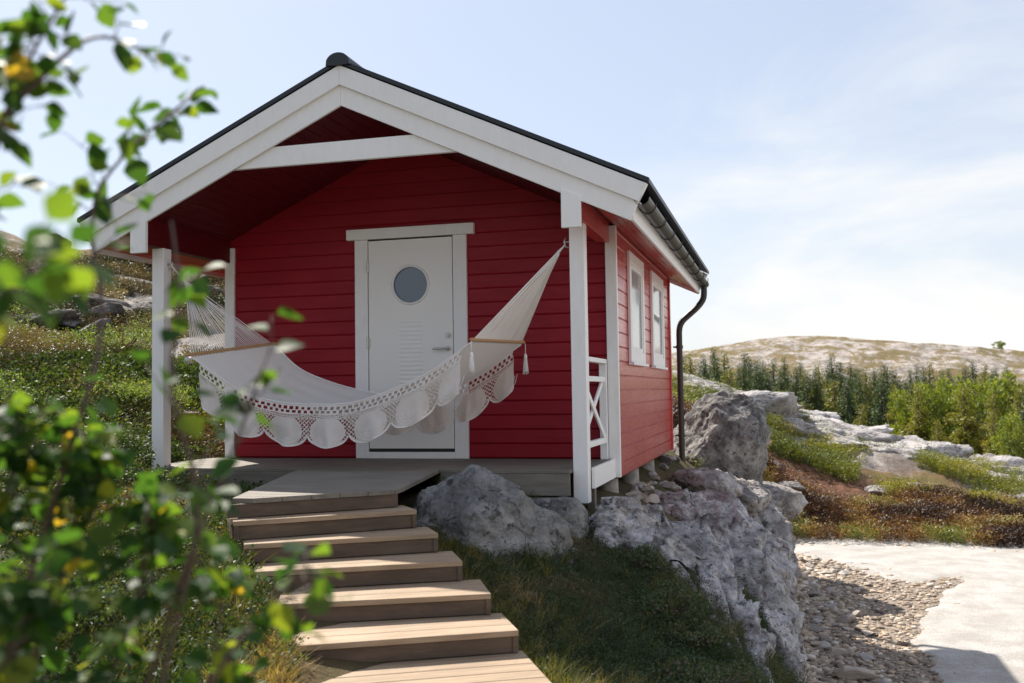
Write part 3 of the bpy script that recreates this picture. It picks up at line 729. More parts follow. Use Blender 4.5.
# bottom platform: boards parallel to the last riser
A=Vector((*edges[5][0],0)); B=Vector((*edges[5][1],0)); d=(B-A).normalized(); nn=Vector((d.y,-d.x,0)); mb=MB()
for j in range(11):
    o0=A+nn*(j*.124-.06)-d*.02; o1=B+nn*(j*.124-.06)+d*.03
    P=[o0,o1,o1+nn*.117,o0+nn*.117]; mb.prism([(p.x,p.y,-.702-.03) for p in P],(0,0,.03))
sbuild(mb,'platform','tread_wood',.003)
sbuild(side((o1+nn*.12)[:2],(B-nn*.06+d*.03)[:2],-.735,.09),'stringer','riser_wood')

# ------------------------------------------------------------------ hammock
HM=empty('hammock',(0,.32,0)); tag(HM,'white cotton hammock with crocheted fringe hung between the porch posts','hammock')
def hb(mb,name,m,smooth=False,parent=HM):
    mb.v=[(x,y-.32,z) for x,y,z in mb.v]; return mb.build(name,m,parent,0,smooth)
near=[(-1.285,-.19,.955),(-.87,-.15,.68),(-.57,-.13,.58),(-.20,-.12,.545),(.22,-.12,.57),(.77,-.13,.765),(1.165,-.13,1.015)]
far_=[(-1.03,.75,1.085),(-.80,.75,.88),(-.55,.75,.765),(-.21,.75,.665),(.21,.75,.60),(.60,.75,.63),(.98,.75,.80),(1.33,.75,1.03)]
def cr(P,n_):
    P=[Vector(p) for p in P]; P=[P[0]*2-P[1]]+P+[P[-1]*2-P[-2]]; out=[]
    for i in range(1,len(P)-2):
        for k in range(20):
            t=k/20; a,b,c,d=P[i-1],P[i],P[i+1],P[i+2]
            out.append(.5*((2*b)+(c-a)*t+(2*a-5*b+4*c-d)*t*t+(3*b-a-3*c+d)*t**3))
    out.append(P[-2])
    L=[0]
    for a,b in zip(out[:-1],out[1:]): L.append(L[-1]+(b-a).length)
    res=[]; j=0
    for k in range(n_):
        s=L[-1]*k/(n_-1)
        while j<len(L)-2 and L[j+1]<s: j+=1
        t=(s-L[j])/max(1e-9,L[j+1]-L[j]); res.append(out[j].lerp(out[j+1],min(1,t)))
    return res,L[-1]
NU=400; ne,LN=cr(near,NU+1); fe,LF=cr(far_,NU+1)
tipL=Vector((-1.69,.32,1.665)); tipR=Vector((1.775,.32,1.755))
# bed cloth
NV=26; V=[];F=[]
us=range(0,NU+1,5)
for u in us:
    for k in range(NV+1):
        t=k/NV; p=ne[u].lerp(fe[u],t); s=math.sin(math.pi*u/NU)
        e_=abs(u/NU-.5)*2; p=p+Vector((0,0,-.10*s*math.sin(math.pi*t)+.010*e_*math.sin(t*44+2*math.sin(t*5))*s+.012*noise.noise(Vector((u*.02,t*5,0)))*s)); V.append(p)
nu=len(list(us)); 
F=[(i*(NV+1)+k,(i+1)*(NV+1)+k,(i+1)*(NV+1)+k+1,i*(NV+1)+k+1) for i in range(nu-1) for k in range(NV)]
hb(MB().add(V,F),'cloth_bed','hammock_cloth',True)
def fringe(edge,Lt,side_):
    cell=Lt/NU; nv=52; dv=.36/nv
    nsc=7; wsc=Lt/nsc; Rd=wsc*.47; v0=.17
    V=[];F=[];idx={}
    def vmax(u):
        u=u+.014*math.sin(u*5.3+side_)
        du=abs(((u/wsc)%1)-.5)*wsc
        return v0+.075+(math.sqrt(max(0,1-(du/(wsc*.5))**2)))*.105
    for i in range(NU+1):
        u=i*cell; vm=vmax(u); q=edge[i]; s=math.sin(math.pi*i/NU)
        for k in range(nv+1):
            v=vm*k/nv
            wav=.022*math.sin(u*2*math.pi/wsc+1.0)*(v/.3)+.02*(v/.3)*math.sin(u*9)+.012*math.sin(u*31)*(v/.3)**2+.010*noise.noise(Vector((u*14,v*9,side_*3)))*(v/.2)+.03*noise.noise(Vector((u*3.3,v*2,side_*5)))*(v/.3)
            V.append(q+Vector((.0,side_*(.012+.05*min(1,v/.1)*.6)+wav,-v)))
    for i in range(NU):
        u=(i+.5)*cell; vm=vmax(u)
        for k in range(nv):
            v=vm*(k+.5)/nv; hole=False
            # two staggered rows of rectangular holes under the edge
            if .022<v<.045: hole=((u/.052)%1)<.56
            elif .052<v<.075: hole=(((u/.052)+.5)%1)<.56
            elif .10<v<vm-.02:
                du=(((u/wsc)%1)-.5)*wsc; r=math.hypot(du/(wsc*.40),(v-(v0+.055))/.125)
                lim=.125+.0*abs(du)
                if v>lim-.02*(abs(du)/wsc) and (v<v0+.055 or True) and r>1.0 and abs(du)>.05:
                    a=(u+v)/.034; b=(u-v)/.034
                    hole=((a%1)>.30) and ((b%1)>.30)
                elif 1.0>=r: 
                    rr=r*.16
                    hole=False
            if .083<v<.112: hole=(i%2==0 and k%3!=0)
            if i<3 or i>NU-4: hole=False
            if i<14 or i>NU-15: hole=True
            if not hole: F.append((i*(nv+1)+k,(i+1)*(nv+1)+k,(i+1)*(nv+1)+k+1,i*(nv+1)+k+1))
    mb=MB().add(V,F)
    # knotted edge cord and scalloped border
    o=hb(mb,'crochet_fringe','hammock_crochet',True)
    bd=MB().tube([V[i*(nv+1)+nv] for i in range(14,NU-14,2)],.0045,5).tube([V[i*(nv+1)] for i in range(0,NU+1,4)],.006,5)
    # fine ribs of the fans
    for sI in range(nsc):
        c=(sI+.5)*wsc
        for rr in (.35,.55,.75,.92):
            pts=[]
            for kk in range(13):
                th=math.pi*(.0+kk/12); uu=c+rr*wsc*.40*math.cos(th); vv=v0+.055+.125*rr*math.sin(th)
                i=min(NU,max(0,int(uu/cell))); vm=vmax(uu); k=min(nv,int(vv/vm*nv)); pts.append(V[i*(nv+1)+k]+Vector((0,-.002,0)))
            bd.tube(pts,.0022,4,False)
    bd.build('edge_cord','cord',o,smooth=True)
    # bd verts are already in hammock space: V entries were shifted when built above
    return o
_fr=fringe
def fringe_fix():
    pass
fr1=fringe([p-Vector((0,.32,0))+Vector((0,.32,0)) for p in ne],LN,-1)
fr2=fringe(fe,LF,1)
for fo in (fr1,fr2):
    for ch in fo.children:
        for v_ in ch.data.vertices: v_.co.y-=.32
# spreader bars
def bar(a,b,nm='spreader_bar'):
    a=Vector(a);b=Vector(b); d=(b-a).normalized()
    return hb(MB().tube([a-d*.05,a-d*.03,a,b,b+d*.03,b+d*.05],[.008,.014,.015,.015,.014,.008],10),nm,'bar_wood',True)
BLn,BLf=ne[0]+Vector((-.02,0,.02)),fe[0]+Vector((-.02,0,.015)); BRn,BRf=ne[-1]+Vector((.012,0,.02)),fe[-1]+Vector((.012,0,.02))
bar(BLn,BLf); bar(BRn,BRf)
def cords(a,b,tip,n_,r,sag):
    mb=MB()
    for k in range(n_):
        p=a.lerp(b,(k+.5)/n_); e=tip+Vector((0,random.uniform(-.01,.01),random.uniform(-.03,.01)))
        pts=[p.lerp(e,t)+Vector((0,0,-sag*math.sin(math.pi*t)*(1+.2*math.sin(k*2.3)))) for t in (0,.25,.5,.75,1)]
        mb.tube(pts,r,5,False)
    return mb
hb(cords(BLn,BLf,tipL,36,.0032,.0),'suspension_cords','cord')
mb=cords(BRn,BRf,tipR,46,.0045,.0); hb(mb,'suspension_cords','cord')
# loose woven web on the right end (closely netted)
V=[];F=[];nk=26
for k in range(nk+1):
    p=BRn.lerp(BRf,k/nk)
    for t in range(13): V.append(p.lerp(tipR,t/12*.97)+Vector((.9,.2,-.4))*(.009*math.sin(k*1.45+.6*math.sin(k*.7))*(1-t/12)*min(1,t/2)))
F=[(k*13+t,(k+1)*13+t,(k+1)*13+t+1,k*13+t+1) for k in range(nk) for t in range(12)]
hb(MB().add(V,F),'netting','hammock_crochet',True)
hb(MB().tube([tipL+Vector((.03,0,-.06)),tipL+Vector((0,0,-.0)),(-1.83,.32,1.81),(-1.835,.32,1.83)],[.02,.014,.007,.007],8),'hanging_rope','cord',True)
hb(MB().tube([tipR+Vector((-.03,0,-.06)),tipR,(1.82,.32,1.80),(1.83,.32,1.83)],[.018,.012,.006,.006],8),'hanging_rope','cord',True)
# short loops between bar and cloth
for a,b,c,d in ((BLn,BLf,ne[0],fe[0]),(BRn,BRf,ne[-1],fe[-1])):
    mb=MB()
    mb.tube([(a.lerp(b,k/60) if k%2 else c.lerp(d,k/60)+Vector((0,0,-.004))) for k in range(61)],.004,4,False)
    hb(mb,'bar_lacing','cord')
def tassel(p,nm='tassel'):
    mb=MB(); p=Vector(p)
    mb.tube([p,p+Vector((0,0,-.10))],.003,5); q=p+Vector((0,0,-.10))
    mb.tube([q+Vector((0,0,.012)),q,q+Vector((0,0,-.02)),q+Vector((0,0,-.04)),q+Vector((0,0,-.14)),q+Vector((0,0,-.15))],[.006,.013,.015,.011,.022,.018],10)
    for k in range(14):
        a=2*math.pi*k/14; mb.tube([q+Vector((.011*math.cos(a),.011*math.sin(a),-.03)),q+Vector((.024*math.cos(a),.024*math.sin(a),-.16+.01*math.sin(k*3)))],.0035,4)
    return hb(mb,nm,'cord',True)
tassel(BRn+Vector((0,-.045,-.01))); tassel(BRf+Vector((.015,.05,-.01)))

# ------------------------------------------------------------------ rocks
def rock_mesh(sx,sy,sz,seed,rough=.28,sub=5,ridge=.10,cuts=7,shape=None):
    bm=bmesh.new(); bmesh.ops.create_icosphere(bm,subdivisions=sub,radius=1)
    r=random.Random(seed); off=Vector((r.uniform(0,50),r.uniform(0,50),r.uniform(0,50)))
    planes=[(Vector((r.gauss(0,1),r.gauss(0,1),r.gauss(0,.8))).normalized(),r.uniform(.62,.92)-(.22 if sub<=3 else 0)) for _ in range(cuts)]
    for v in bm.verts:
        p=v.co.copy()
        p*=1+rough*noise.fractal(p*1.1+off,1.0,2.0,4)
        for nn_,dd in planes:
            e=p.dot(nn_)-dd
            if e>0: p-=nn_*e*.88
        w=Vector((p.x*sx,p.y*sy,p.z*sz))
        q=w*2.6+off; rg=1-abs(noise.noise(Vector((q.x,q.y,q.z*2.2))))*2
        w+=v.co*(ridge*.35*rg+.06*noise.fractal(w*9/min(sx,sy,sz)*.4+off,1,2,4))*min(sx,sy,sz)
        if shape: w=shape(w)
        if sub>=5:
            ff=noise.fractal(w*3.1/min(sx,sy,sz)*.5+off*2,1,2,4)*3.0; w-=v.co*min(sx,sy,sz)*.035*(math.floor(ff)+min(1,max(0,(ff-math.floor(ff)-.8)/.2)))
            w+=v.co*.012*noise.fractal(w*22+off,1,2,3)
        v.co=w
    me=bpy.data.meshes.new('rock'); bm.to_mesh(me); bm.free()
    if sub>3: me.shade_smooth()
    return me
def rock_obj(name,me,m,loc,rot,label,cat='rock',group=None,parent=None,scale=(1,1,1)):
    if not me.materials: me.materials.append(MATS[m])
    o=bpy.data.objects.new(name,me); col.objects.link(o); o.location=loc; o.rotation_euler=rot; o.scale=scale
    tag(o,label,cat,group); return o
# big boulder by the steps: dome at the left, sloping down to the right
def shape1(w):
    t=(w.x+.5)/1.1
    w.z+= -.75*max(0,w.x-.02) if w.z>-.2 else 0; w.x+=.45*max(0,w.x)
    return w
rock_obj('boulder',rock_mesh(.54,.44,.78,11,.13,6,.06,9,shape1),'rock_grey',(1.38,-.82,-.50),(0,0,R_(12)),'large grey boulder with dark lichen spots beside the top of the wooden steps','boulder')
rock_obj('boulder',rock_mesh(.20,.18,.21,21,.12,4,.06,5),'rock_grey',(1.90,-.28,-.36),(0,.2,0),'small rounded boulder tucked against the right flank of the large boulder','boulder')
rock_obj('boulder',rock_mesh(.17,.15,.13,23,.12,4,.06,5),'rock_grey',(1.72,-.05,-.30),(0,.2,1),'low grey boulder half hidden behind the small rounded one, under the porch edge','boulder')
def ridge_rock(name,pts,m,label,seed,nu=150,nv=72):
    """outcrop swept along a spine: pts (x,y,z,halfwidth,height)"""
    P=np.array(pts); t=np.linspace(0,len(P)-1,nu); k=np.arange(len(P))
    # smooth interpolation
    def ip(c):
        tt=np.clip(t,0,len(P)-1); i=np.minimum(tt.astype(int),len(P)-2); f=tt-i; f=f*f*(3-2*f); return c[i]*(1-f)+c[i+1]*f
    cx2,cy2,cz2,hw,hh=[ip(P[:,j]) for j in range(5)]
    tx=np.gradient(cx2); ty=np.gradient(cy2); L=np.hypot(tx,ty); tx/=L; ty/=L
    e=np.sin(np.pi*np.clip(np.linspace(0.0,1,nu),0,1)); endw=np.clip(np.sqrt(np.maximum(0,1-(np.abs(np.linspace(-1,1,nu)))**5)),0.02,1)
    a=np.linspace(-.25*np.pi,1.25*np.pi,nv)
    A,_=np.meshgrid(a,np.arange(nu)); 
    ca=np.sign(np.cos(A))*np.abs(np.cos(A))**.85; sa=np.sin(A)
    hwE=(hw*endw)[:,None]; hhE=(hh*endw)[:,None]
    X=cx2[:,None]+ty[:,None]*ca*hwE; Y=cy2[:,None]-tx[:,None]*ca*hwE; Z=cz2[:,None]+sa*hhE
    nx=ty[:,None]*ca; ny=-tx[:,None]*ca; nz=sa
    # strata run along the spine; ridged noise with anisotropy
    al=np.cumsum(L)[:,None]+0*A; ac=ca*hwE
    s=seed*3.7
    n1=fbm(X*1.1+s,Y*1.1+s,Z*1.1+s,4,True); n2=fbm(al*1.2+s,ac*4.5,Z*5+s,5,True,.6); n3=fbm(X*9+s,Y*9,Z*9,3)
    q_=3.2*fbm(al*.55+s,ac*2.2+.4*al,s,4)+1.2*ca; st=.16*(np.floor(q_)+sstep(.82,1,q_-np.floor(q_)))*.6
    gq=(ac*3.6+.55*fbm(al*1.1+s,ac*2,s,4)+.22*al); gw=np.abs((gq%1)-.5); st=st-.075*np.clip(1-gw/.07,0,1)*sstep(-.25,.1,fbm(al*1.6+s,ac*2,3,3))
    gq=(al*1.5+.7*fbm(al*1.1+s,ac*3,s+9,4)+.8*ac); gw=np.abs((gq%1)-.5); st=st-.05*np.clip(1-gw/.05,0,1)*sstep(-.1,.2,fbm(al*1.6+s,ac*2,13,3))
    dsp=.08*n1+.13*np.sign(n2)*np.abs(n2)**1.4+.02*n3+st*1.3+.05*fbm(al*3+s,ac*9,Z*9,4,True)
    X+=nx*dsp; Y+=ny*dsp; Z+=nz*dsp
    V=np.stack([X,Y,Z],-1).reshape(-1,3)
    i=np.arange(nu-1)[:,None]; j=np.arange(nv-1)[None]
    F=np.stack([i*nv+j,(i+1)*nv+j,(i+1)*nv+j+1,i*nv+j+1],-1).reshape(-1,4)
    o=np_mesh(name,V,F,m,smooth=True); tag(o,label,'rock outcrop'); return o
ridge_rock('rock_outcrop',[(1.75,.05,-.62,.22,.20),(2.15,.42,-.62,.52,.33),(2.6,.40,-.70,.54,.34),(2.98,-.05,-.95,.42,.34),(3.17,-.65,-1.30,.32,.40),(3.30,-1.3,-1.62,.27,.42),(3.42,-2.1,-2.0,.24,.40)],'rock_streaked','long fissured pale rock outcrop sloping from the white corner post down beside the mound',2,330,190)
ridge_rock('rock_outcrop',[(2.1,2.6,-.72,.3,.26),(2.62,2.45,-.78,.45,.34),(2.98,1.7,-.95,.42,.36),(3.13,.8,-1.25,.34,.42),(3.30,.0,-1.58,.26,.44),(3.38,-.8,-1.95,.22,.42)],'rock_streaked','pale rock shelf behind the fissured outcrop, standing above the gravel',5,300,160)
rock_obj('boulder',rock_mesh(.72,.7,.86,31,.12,6,.08,10),'rock_grey',(2.56,7.1,-.28),(0,.45,.3),'tall grey rock face standing behind the black downpipe','boulder')
rock_obj('boulder',rock_mesh(.42,.44,.20,33,.12,5,.06,7),'rock_pale',(2.62,4.4,-.50),(0,.1,.4),'flat pale boulder lying just right of the foot of the downpipe','boulder')
rock_obj('boulder',rock_mesh(.36,.34,.22,35,.12,5,.06,7),'rock_pale',(2.98,5.1,-.72),(0,.1,1.4),'rounded pale boulder on the shelf in front of the tall rock face','boulder')
rock_obj('boulder',rock_mesh(.5,.8,.35,37,.15,5,.10,6),'rock_pale',(3.05,7.6,-1.1),(0,.1,1.0),'half buried boulder at the head of the gravel','boulder')
ridge_rock('rock_outcrop',[(2.2,5.4,-.85,.3,.26),(2.65,5.6,-.85,.5,.36),(3.05,5.5,-1.1,.5,.42),(3.3,5.0,-1.5,.4,.42),(3.45,4.2,-1.9,.3,.36)],'rock_pale','low pale ledge between the tall rock face and the gravel',8,200,100)
# rubble stones below the side wall
stone_t=[rock_mesh(1.1,.85,.5,50+k,.35,3,.05,14) for k in range(5)]
stone_s=[rock_mesh(1,.8,.55,70+k,.25,2,.1,7) for k in range(4)]
def put_stones(P,S,temps,label,group,m='stone_small',cat='stone'):
    for k,(p,s) in enumerate(zip(P,S)):
        me=temps[k%len(temps)]
        rock_obj('stone',me,m,p,(random.uniform(-.3,.3),random.uniform(-.3,.3),random.uniform(0,6.28)),label,cat,group,scale=(s,s,s))
P=[];S=[]
for k in range(62):
    x=random.uniform(2.0,2.5); y=random.uniform(1.7,5.9); s=random.uniform(.05,.13); P.append((x,y,H(x,y)+s*.25)); S.append(s)
put_stones(P,S,stone_t,'loose stone lying below the red side wall of the cabin','stones below the side wall')
# larger stones at the edge of the gravel
P=[];S=[]
while len(P)<110:
    y=random.uniform(-1.5,10.5); x=3.75+abs(random.gauss(0,.42))
    if bool(on_road(np.array([x]),np.array([y]))[0]): continue
    s=random.uniform(.045,.12)*(1.35 if random.random()<.12 else 1); z=H(x,y)
    if z<-1.75: P.append((x,y,z+s*.2)); S.append(s)
put_stones(P,S,stone_t,'flat stone in the rubble between the rock outcrop and the gravel','stones along the foot of the outcrop')
o=rock_obj('stone',stone_t[2],'stone_small',(4.0,2.4,-2.06),(0,.1,.5),'large tan flat stone at the edge of the shadow on the gravel','stone',scale=(.22,.22,.16))
# gravel as stuff
def tint_pts(n_): return rng.uniform(0,1,n_)
tv=[];tf=[];tt=[]
for k in range(4):
    r=np.random.default_rng(k+5)
    v=np.array([(-1,-1,-.5),(1,-1,-.5),(1,1,-.5),(-1,1,-.5),(-.8,-.7,.5),(.7,-.8,.45),(.8,.7,.5),(-.7,.8,.55)])*.5+r.normal(0,.12,(8,3))
    f=np.array([(0,3,2,1),(4,5,6,7),(0,1,5,4),(1,2,6,5),(2,3,7,6),(3,0,4,7)]); tv.append(v*np.array([1,.75,.5])); tf.append(f); tt.append(np.zeros(6))
Np=26000
x=3.4+rng.uniform(0,1,Np)**1.3*4.5; y=rng.uniform(-2.5,13,Np); keep=~on_road(x,y)|(rng.uniform(0,1,Np)<.05)|(~on_road(x-.16,y+.1)&(rng.uniform(0,1,Np)<.5))
x,y=x[keep],y[keep]; z=height(x,y); k2=z<-1.72; x,y,z=x[k2],y[k2],z[k2]
s=np.exp(rng.normal(math.log(.028),.5,len(x))); s=np.minimum(s*(1+1.6*np.exp(-(x-3.6)/.5)),.11)
V,F,T=scatter(tv,tf,tt,np.stack([x,y,z+s*.12],1),s,tint_pts(len(x)),.3)
o=np_mesh('loose_gravel',V,F,'gravel_bits',T); tag(o,'loose brown and grey gravel between the outcrop and the pale road','gravel',kind='stuff')
# pale chips along far road edge
Np=1500; x=rng.uniform(3,12,Np); y=11.3+rng.normal(0,.35,Np); z=height(x,y); s=np.exp(rng.normal(math.log(.05),.5,Np))
V,F,T=scatter(tv,tf,tt,np.stack([x,y,z+s*.12],1),s,rng.uniform(.5,1,Np),.3)
o=np_mesh('loose_gravel',V,F,'gravel_bits',T); tag(o,'row of pale broken rock chips along the far edge of the road','gravel',kind='stuff')

# ------------------------------------------------------------------ ground cover
def polar_pts(n_,az0,az1,d0,d1,pw=1.0):
    a=np.radians(rng.uniform(az0,az1,n_)); d=(d0**pw+(d1**pw-d0**pw)*rng.uniform(0,1,n_))**(1/pw)
    fx,fy=-math.sin(yaw),math.cos(yaw)
    return CAM.x+d*(np.cos(a)*fx+np.sin(a)*rt.x), CAM.y+d*(np.cos(a)*fy+np.sin(a)*rt.y), d
E_=np.array(edges)
def clear(x,y,pad=.03):
    """False where the steps, deck or cabin stand"""
    ok=np.ones(len(x),bool)
    ok&=~((x>-2.16)&(x<2.1)&(y>.1)&(y<6))
    # steps area
    def inpoly(P):
        ins=np.zeros(len(x),bool)
        for i in range(len(P)):
            x0,y0=P[i];x1,y1=P[(i+1)%len(P)]
            ins^=((y0>y)!=(y1>y))&(x<(x1-x0)*(y-y0)/(y1-y0+1e-12)+x0)
        return ins
    L=[(-.52,.15)]+[tuple(e[0]-np.array([-.01,.0])) for e in E_]+[(1.8,-4.3),(2.9,-3.8)]+[tuple(e[1]+np.array([.05,0])) for e in E_[::-1]]+[(.85,.15)]
    return ok&~inpoly(L)
her=[sprig(34,.055,.11,.016,.008,k) for k in range(6)]
hv,hf,ht=[a[0] for a in her],[a[1] for a in her],[a[2] for a in her]
bil=[sprig(22,.07,.13,.026,.015,k+20) for k in range(5)]
bv,bf,bt=[a[0] for a in bil],[a[1] for a in bil],[a[2] for a in bil]
tf1=[tuft(16,.16,.005,.55,k) for k in range(5)]
gv,gf,gt_=[a[0] for a in tf1],[a[1] for a in tf1],[a[2] for a in tf1]
def cover(name,x,y,tv,tf,tt,m,scale,tbase,tvar,label,cat,tilt=.25,nscale=1.4,dz=-.01,keepz=None):
    z=height(x,y)
    if keepz is not None:
        k=keepz(x,y,z); x,y,z=x[k],y[k],z[k]
        if not np.isscalar(scale): scale=scale[k]
    s=scale*rng.uniform(.65,1.35,len(x))
    T=tbase+tvar*fbm(x*nscale,y*nscale,4,4)+rng.normal(0,.10,len(x))
    V,F,TT=scatter(tv,tf,tt,np.stack([x,y,z+dz],1),s,T,tilt)
    o=np_mesh(name,V,F,m,TT); tag(o,label,cat,kind='stuff'); return o
# left bank: near zone
x,y,d=polar_pts(9500,-36,-8,2.6,9.5,1.3); k=clear(x,y)&(x<2.2)
x,y,d=x[k],y[k],d[k]
cover('heather_cover',x,y,hv,hf,ht,'heather',.75+.14*d/3,.46,.75,'heather and bilberry covering the bank left of the steps','ground cover',.35)
x,y,d=polar_pts(4200,-36,-6,3,13,1.2); k=clear(x,y)&(x<1.6); x,y,d=x[k],y[k],d[k]
cover('bilberry_cover',x,y,bv,bf,bt,'shrub_leaf',.8+.12*d/3,.35,.6,'small leafy bilberry growth among the heather on the left bank','ground cover',.35)
# mid/far left
x,y,d=polar_pts(15000,-34,-12,9.5,16.0,1.4); k=clear(x,y)&(fbm(x*.55,y*.55,51,4)>-.12-.0*d)&(rng.uniform(0,1,len(x))<1-sstep(13,16,d)*.7); x,y,d=x[k],y[k],d[k]
cover('heath_cover',x,y,bv,bf,bt,'shrub_leaf',.75+.045*d,.30,.9,'green heath growing up the slope behind the left porch post','ground cover',.35,.6)
x,y,d=polar_pts(30000,-34,-10,10.5,38,1.1)
nn=fbm(x*.35,y*.35,11,4)
k=(nn>-.10)&clear(x,y)&((d>14)|(fbm(x*.55,y*.55,51,4)<.0)); x,y,d=x[k],y[k],d[k]
cover('hillside_heath',x,y,hv,hf,ht,'hill_heath',.9+.065*d,.42,1.3,'brown and green heath between the rocks of the left hillside','ground cover',.35,.3)
# mound right of steps
x=rng.uniform(1.1,3.9,30000); y=rng.uniform(-4.2,.6,30000); k=clear(x,y); x,y=x[k],y[k]
zk=lambda x,y,z:(z>-1.62)&(z<-.3)
sel=rng.uniform(0,1,len(x))<.62
cover('mound_heather',x[sel],y[sel],hv,hf,ht,'heather_shady',.72,.42,.9,'dark heather covering the mound between the boulder and the outcrop','ground cover',.35,2.0,keepz=zk)
def near_edge(x,y,z):
    R=np.array([e[1] for e in edges]); xr_=np.interp(-y,-R[::1][:,1],R[:,0]); dd=x-xr_
    p=np.clip(1.0-dd/.5,0,1)*.5+np.clip((-2.35-y)/.5,0,1)*.5+.07*np.clip(fbm(x*2.2,y*2.2,9,3)*3,0,1)
    return (z>-1.6)&(z<-.3)&(rng.uniform(0,1,len(x))<p)
cover('grass',x,y,gv,gf,gt_,'grass_blade',.62,.62,.6,'dry yellow green grass growing along the right side of the steps','grass',.5,2.0,keepz=near_edge)
# grass tufts at the left of steps
x,y,d=polar_pts(5000,-30,-2,3,9,1.3); k=clear(x,y)&(x<1.9); x,y=x[k],y[k]
cover('grass',x,y,gv,gf,gt_,'grass_blade',.7,.62,.5,'straw coloured grass tufts among the heather left of the steps','grass',.5,1.6,keepz=lambda x,y,z:fbm(x*1.5,y*1.5,14,3)>.1)
# under the deck edge and near the landing
x=rng.uniform(.7,2.0,500); y=rng.uniform(-1.2,.15,500); k=clear(x,y); 
cover('grass',x[k],y[k],gv,gf,gt_,'grass_blade',.8,.2,.4,'green grass in the shade under the porch edge','grass',.4)
# peat bank brush
x,y,d=polar_pts(19000,8.5,34,18.6,27,1.0)
q=fbm(x*.45,y*.45,21,4); top=(d>22.0+4.2*q)
cover('dry_heather',x[~top],y[~top],hv,hf,ht,'dry_brush',2.0,.40,1.9,'dry brown heather and bare peat bank behind the gravel road','ground cover',.5,.8)
cover('green_heather',x[top],y[top],hv,hf,ht,'green_brush',2.4,.45,1.1,'yellow green heather on top of the peat bank','ground cover',.4,.5,keepz=lambda x,y,z:(fbm(x*.5,y*.5,31,4)>.0)&(rng.uniform(0,1,len(x))<.75))
x,y,d=polar_pts(5200,8,34,25.5,34,1.0)
cover('ridge_heather',x,y,hv,hf,ht,'green_brush',1.9,.60,1.3,'yellow heather patches in the cracks of the rock ridge','ground cover',.4,.4,keepz=lambda x,y,z:fbm(x*.4,y*.6,41,4)>.04)
# heather near tall rock
x=rng.uniform(2.3,4.2,900); y=rng.uniform(6.2,10.5,900)
cover('green_heather',x,y,hv,hf,ht,'green_brush',1.6,.5,.9,'yellow green heather above the tall rock face','ground cover',.4,.8,keepz=lambda x,y,z:z>-1.6)

# outcrop rocks in the peat / ridge
rt_t=[rock_mesh(1,.8,.5,90+k,.2,4,.14,8) for k in range(4)]
P=[];S=[];
for k in range(26):
    xx,yy,dd=polar_pts(1,9,33,18.9,23.5); s=random.uniform(.12,.32); P.append((xx[0],yy[0],H(xx[0],yy[0])+s*.2)); S.append(s)
for k,(p,s) in enumerate(zip(P,S)):
    rock_obj('rock',rt_t[k%4],'rock_pale',p,(0,0,random.uniform(0,6)),'pale rock poking out of the brown peat bank beyond the road','rock','rocks in the peat bank',scale=(s*1.3,s,s*.9))
rs_=[rock_mesh(1,.9,.55,290+k,.36,5,.18,13) for k in range(6)]
for k in range(115):
    xx,yy,dd=polar_pts(1,8.6,33,25.5,33); s=random.choice((random.uniform(.3,.7),random.uniform(.7,1.5)))
    rock_obj('rock_slab',rs_[k%6],'rock_pale',(xx[0],yy[0],H(xx[0],yy[0])-.26*s),(random.uniform(-.12,.12),random.uniform(-.12,.12),yaw+random.uniform(-.7,.7)),'low pale rock slab on the ridge in front of the spruces','rock slab','slabs on the rock ridge',scale=(s*1.5,s*1.0,s*random.uniform(.5,.85)))
hk=[rock_mesh(1,.85,.6,190+k,.34,4,.16,12) for k in range(5)]
for k in range(120):
    xx,yy,dd=polar_pts(1,-33,-14,13 if k%4==0 else 19,37); s=random.uniform(.22,.75)*(dd[0]/28)
    rock_obj('rock',hk[k%5],'rock_dark',(xx[0],yy[0],H(xx[0],yy[0])-.05*s),(random.uniform(-.35,.35),random.uniform(-.35,.35),random.uniform(0,6)),'dark lichened rock on the heath hillside left of the cabin','rock','rocks on the left hillside',scale=(s*1.6,s,s*.6))
# flat stones near left post
for k,(xx,yy,s,lb) in enumerate(((-2.75,.9,.34,'flat pale stone slab in the grass by the left porch post'),(-3.1,2.1,.42,'second stone slab farther up the slope behind the left porch post'))):
    rock_obj('stone_slab',rt_t[k],'rock_pale',(xx,yy,H(xx,yy)+.04),(0,0,k),lb,'stone slab',scale=(s,s*.7,s*.3))
MB().box((-2.75,-.05,.02),(-2.13,.42,.055)).build('plank','tread_wood',None,.003)
tag(bpy.data.objects['plank'],'short sunlit plank lying at the left end of the porch deck','plank')
# white marker post
zp=H(-4.03,3.92)
wp=MB().box((-4.07,3.88,zp-.2),(-3.99,3.96,1.13)).prism([(-4.07,3.88,1.13),(-3.99,3.88,1.13),(-4.03,3.88,1.16)],(0,.08,0)).build('marker_post','white_paint',None,.003)
tag(wp,'short white wooden stake standing in the heath behind the hammock','post')

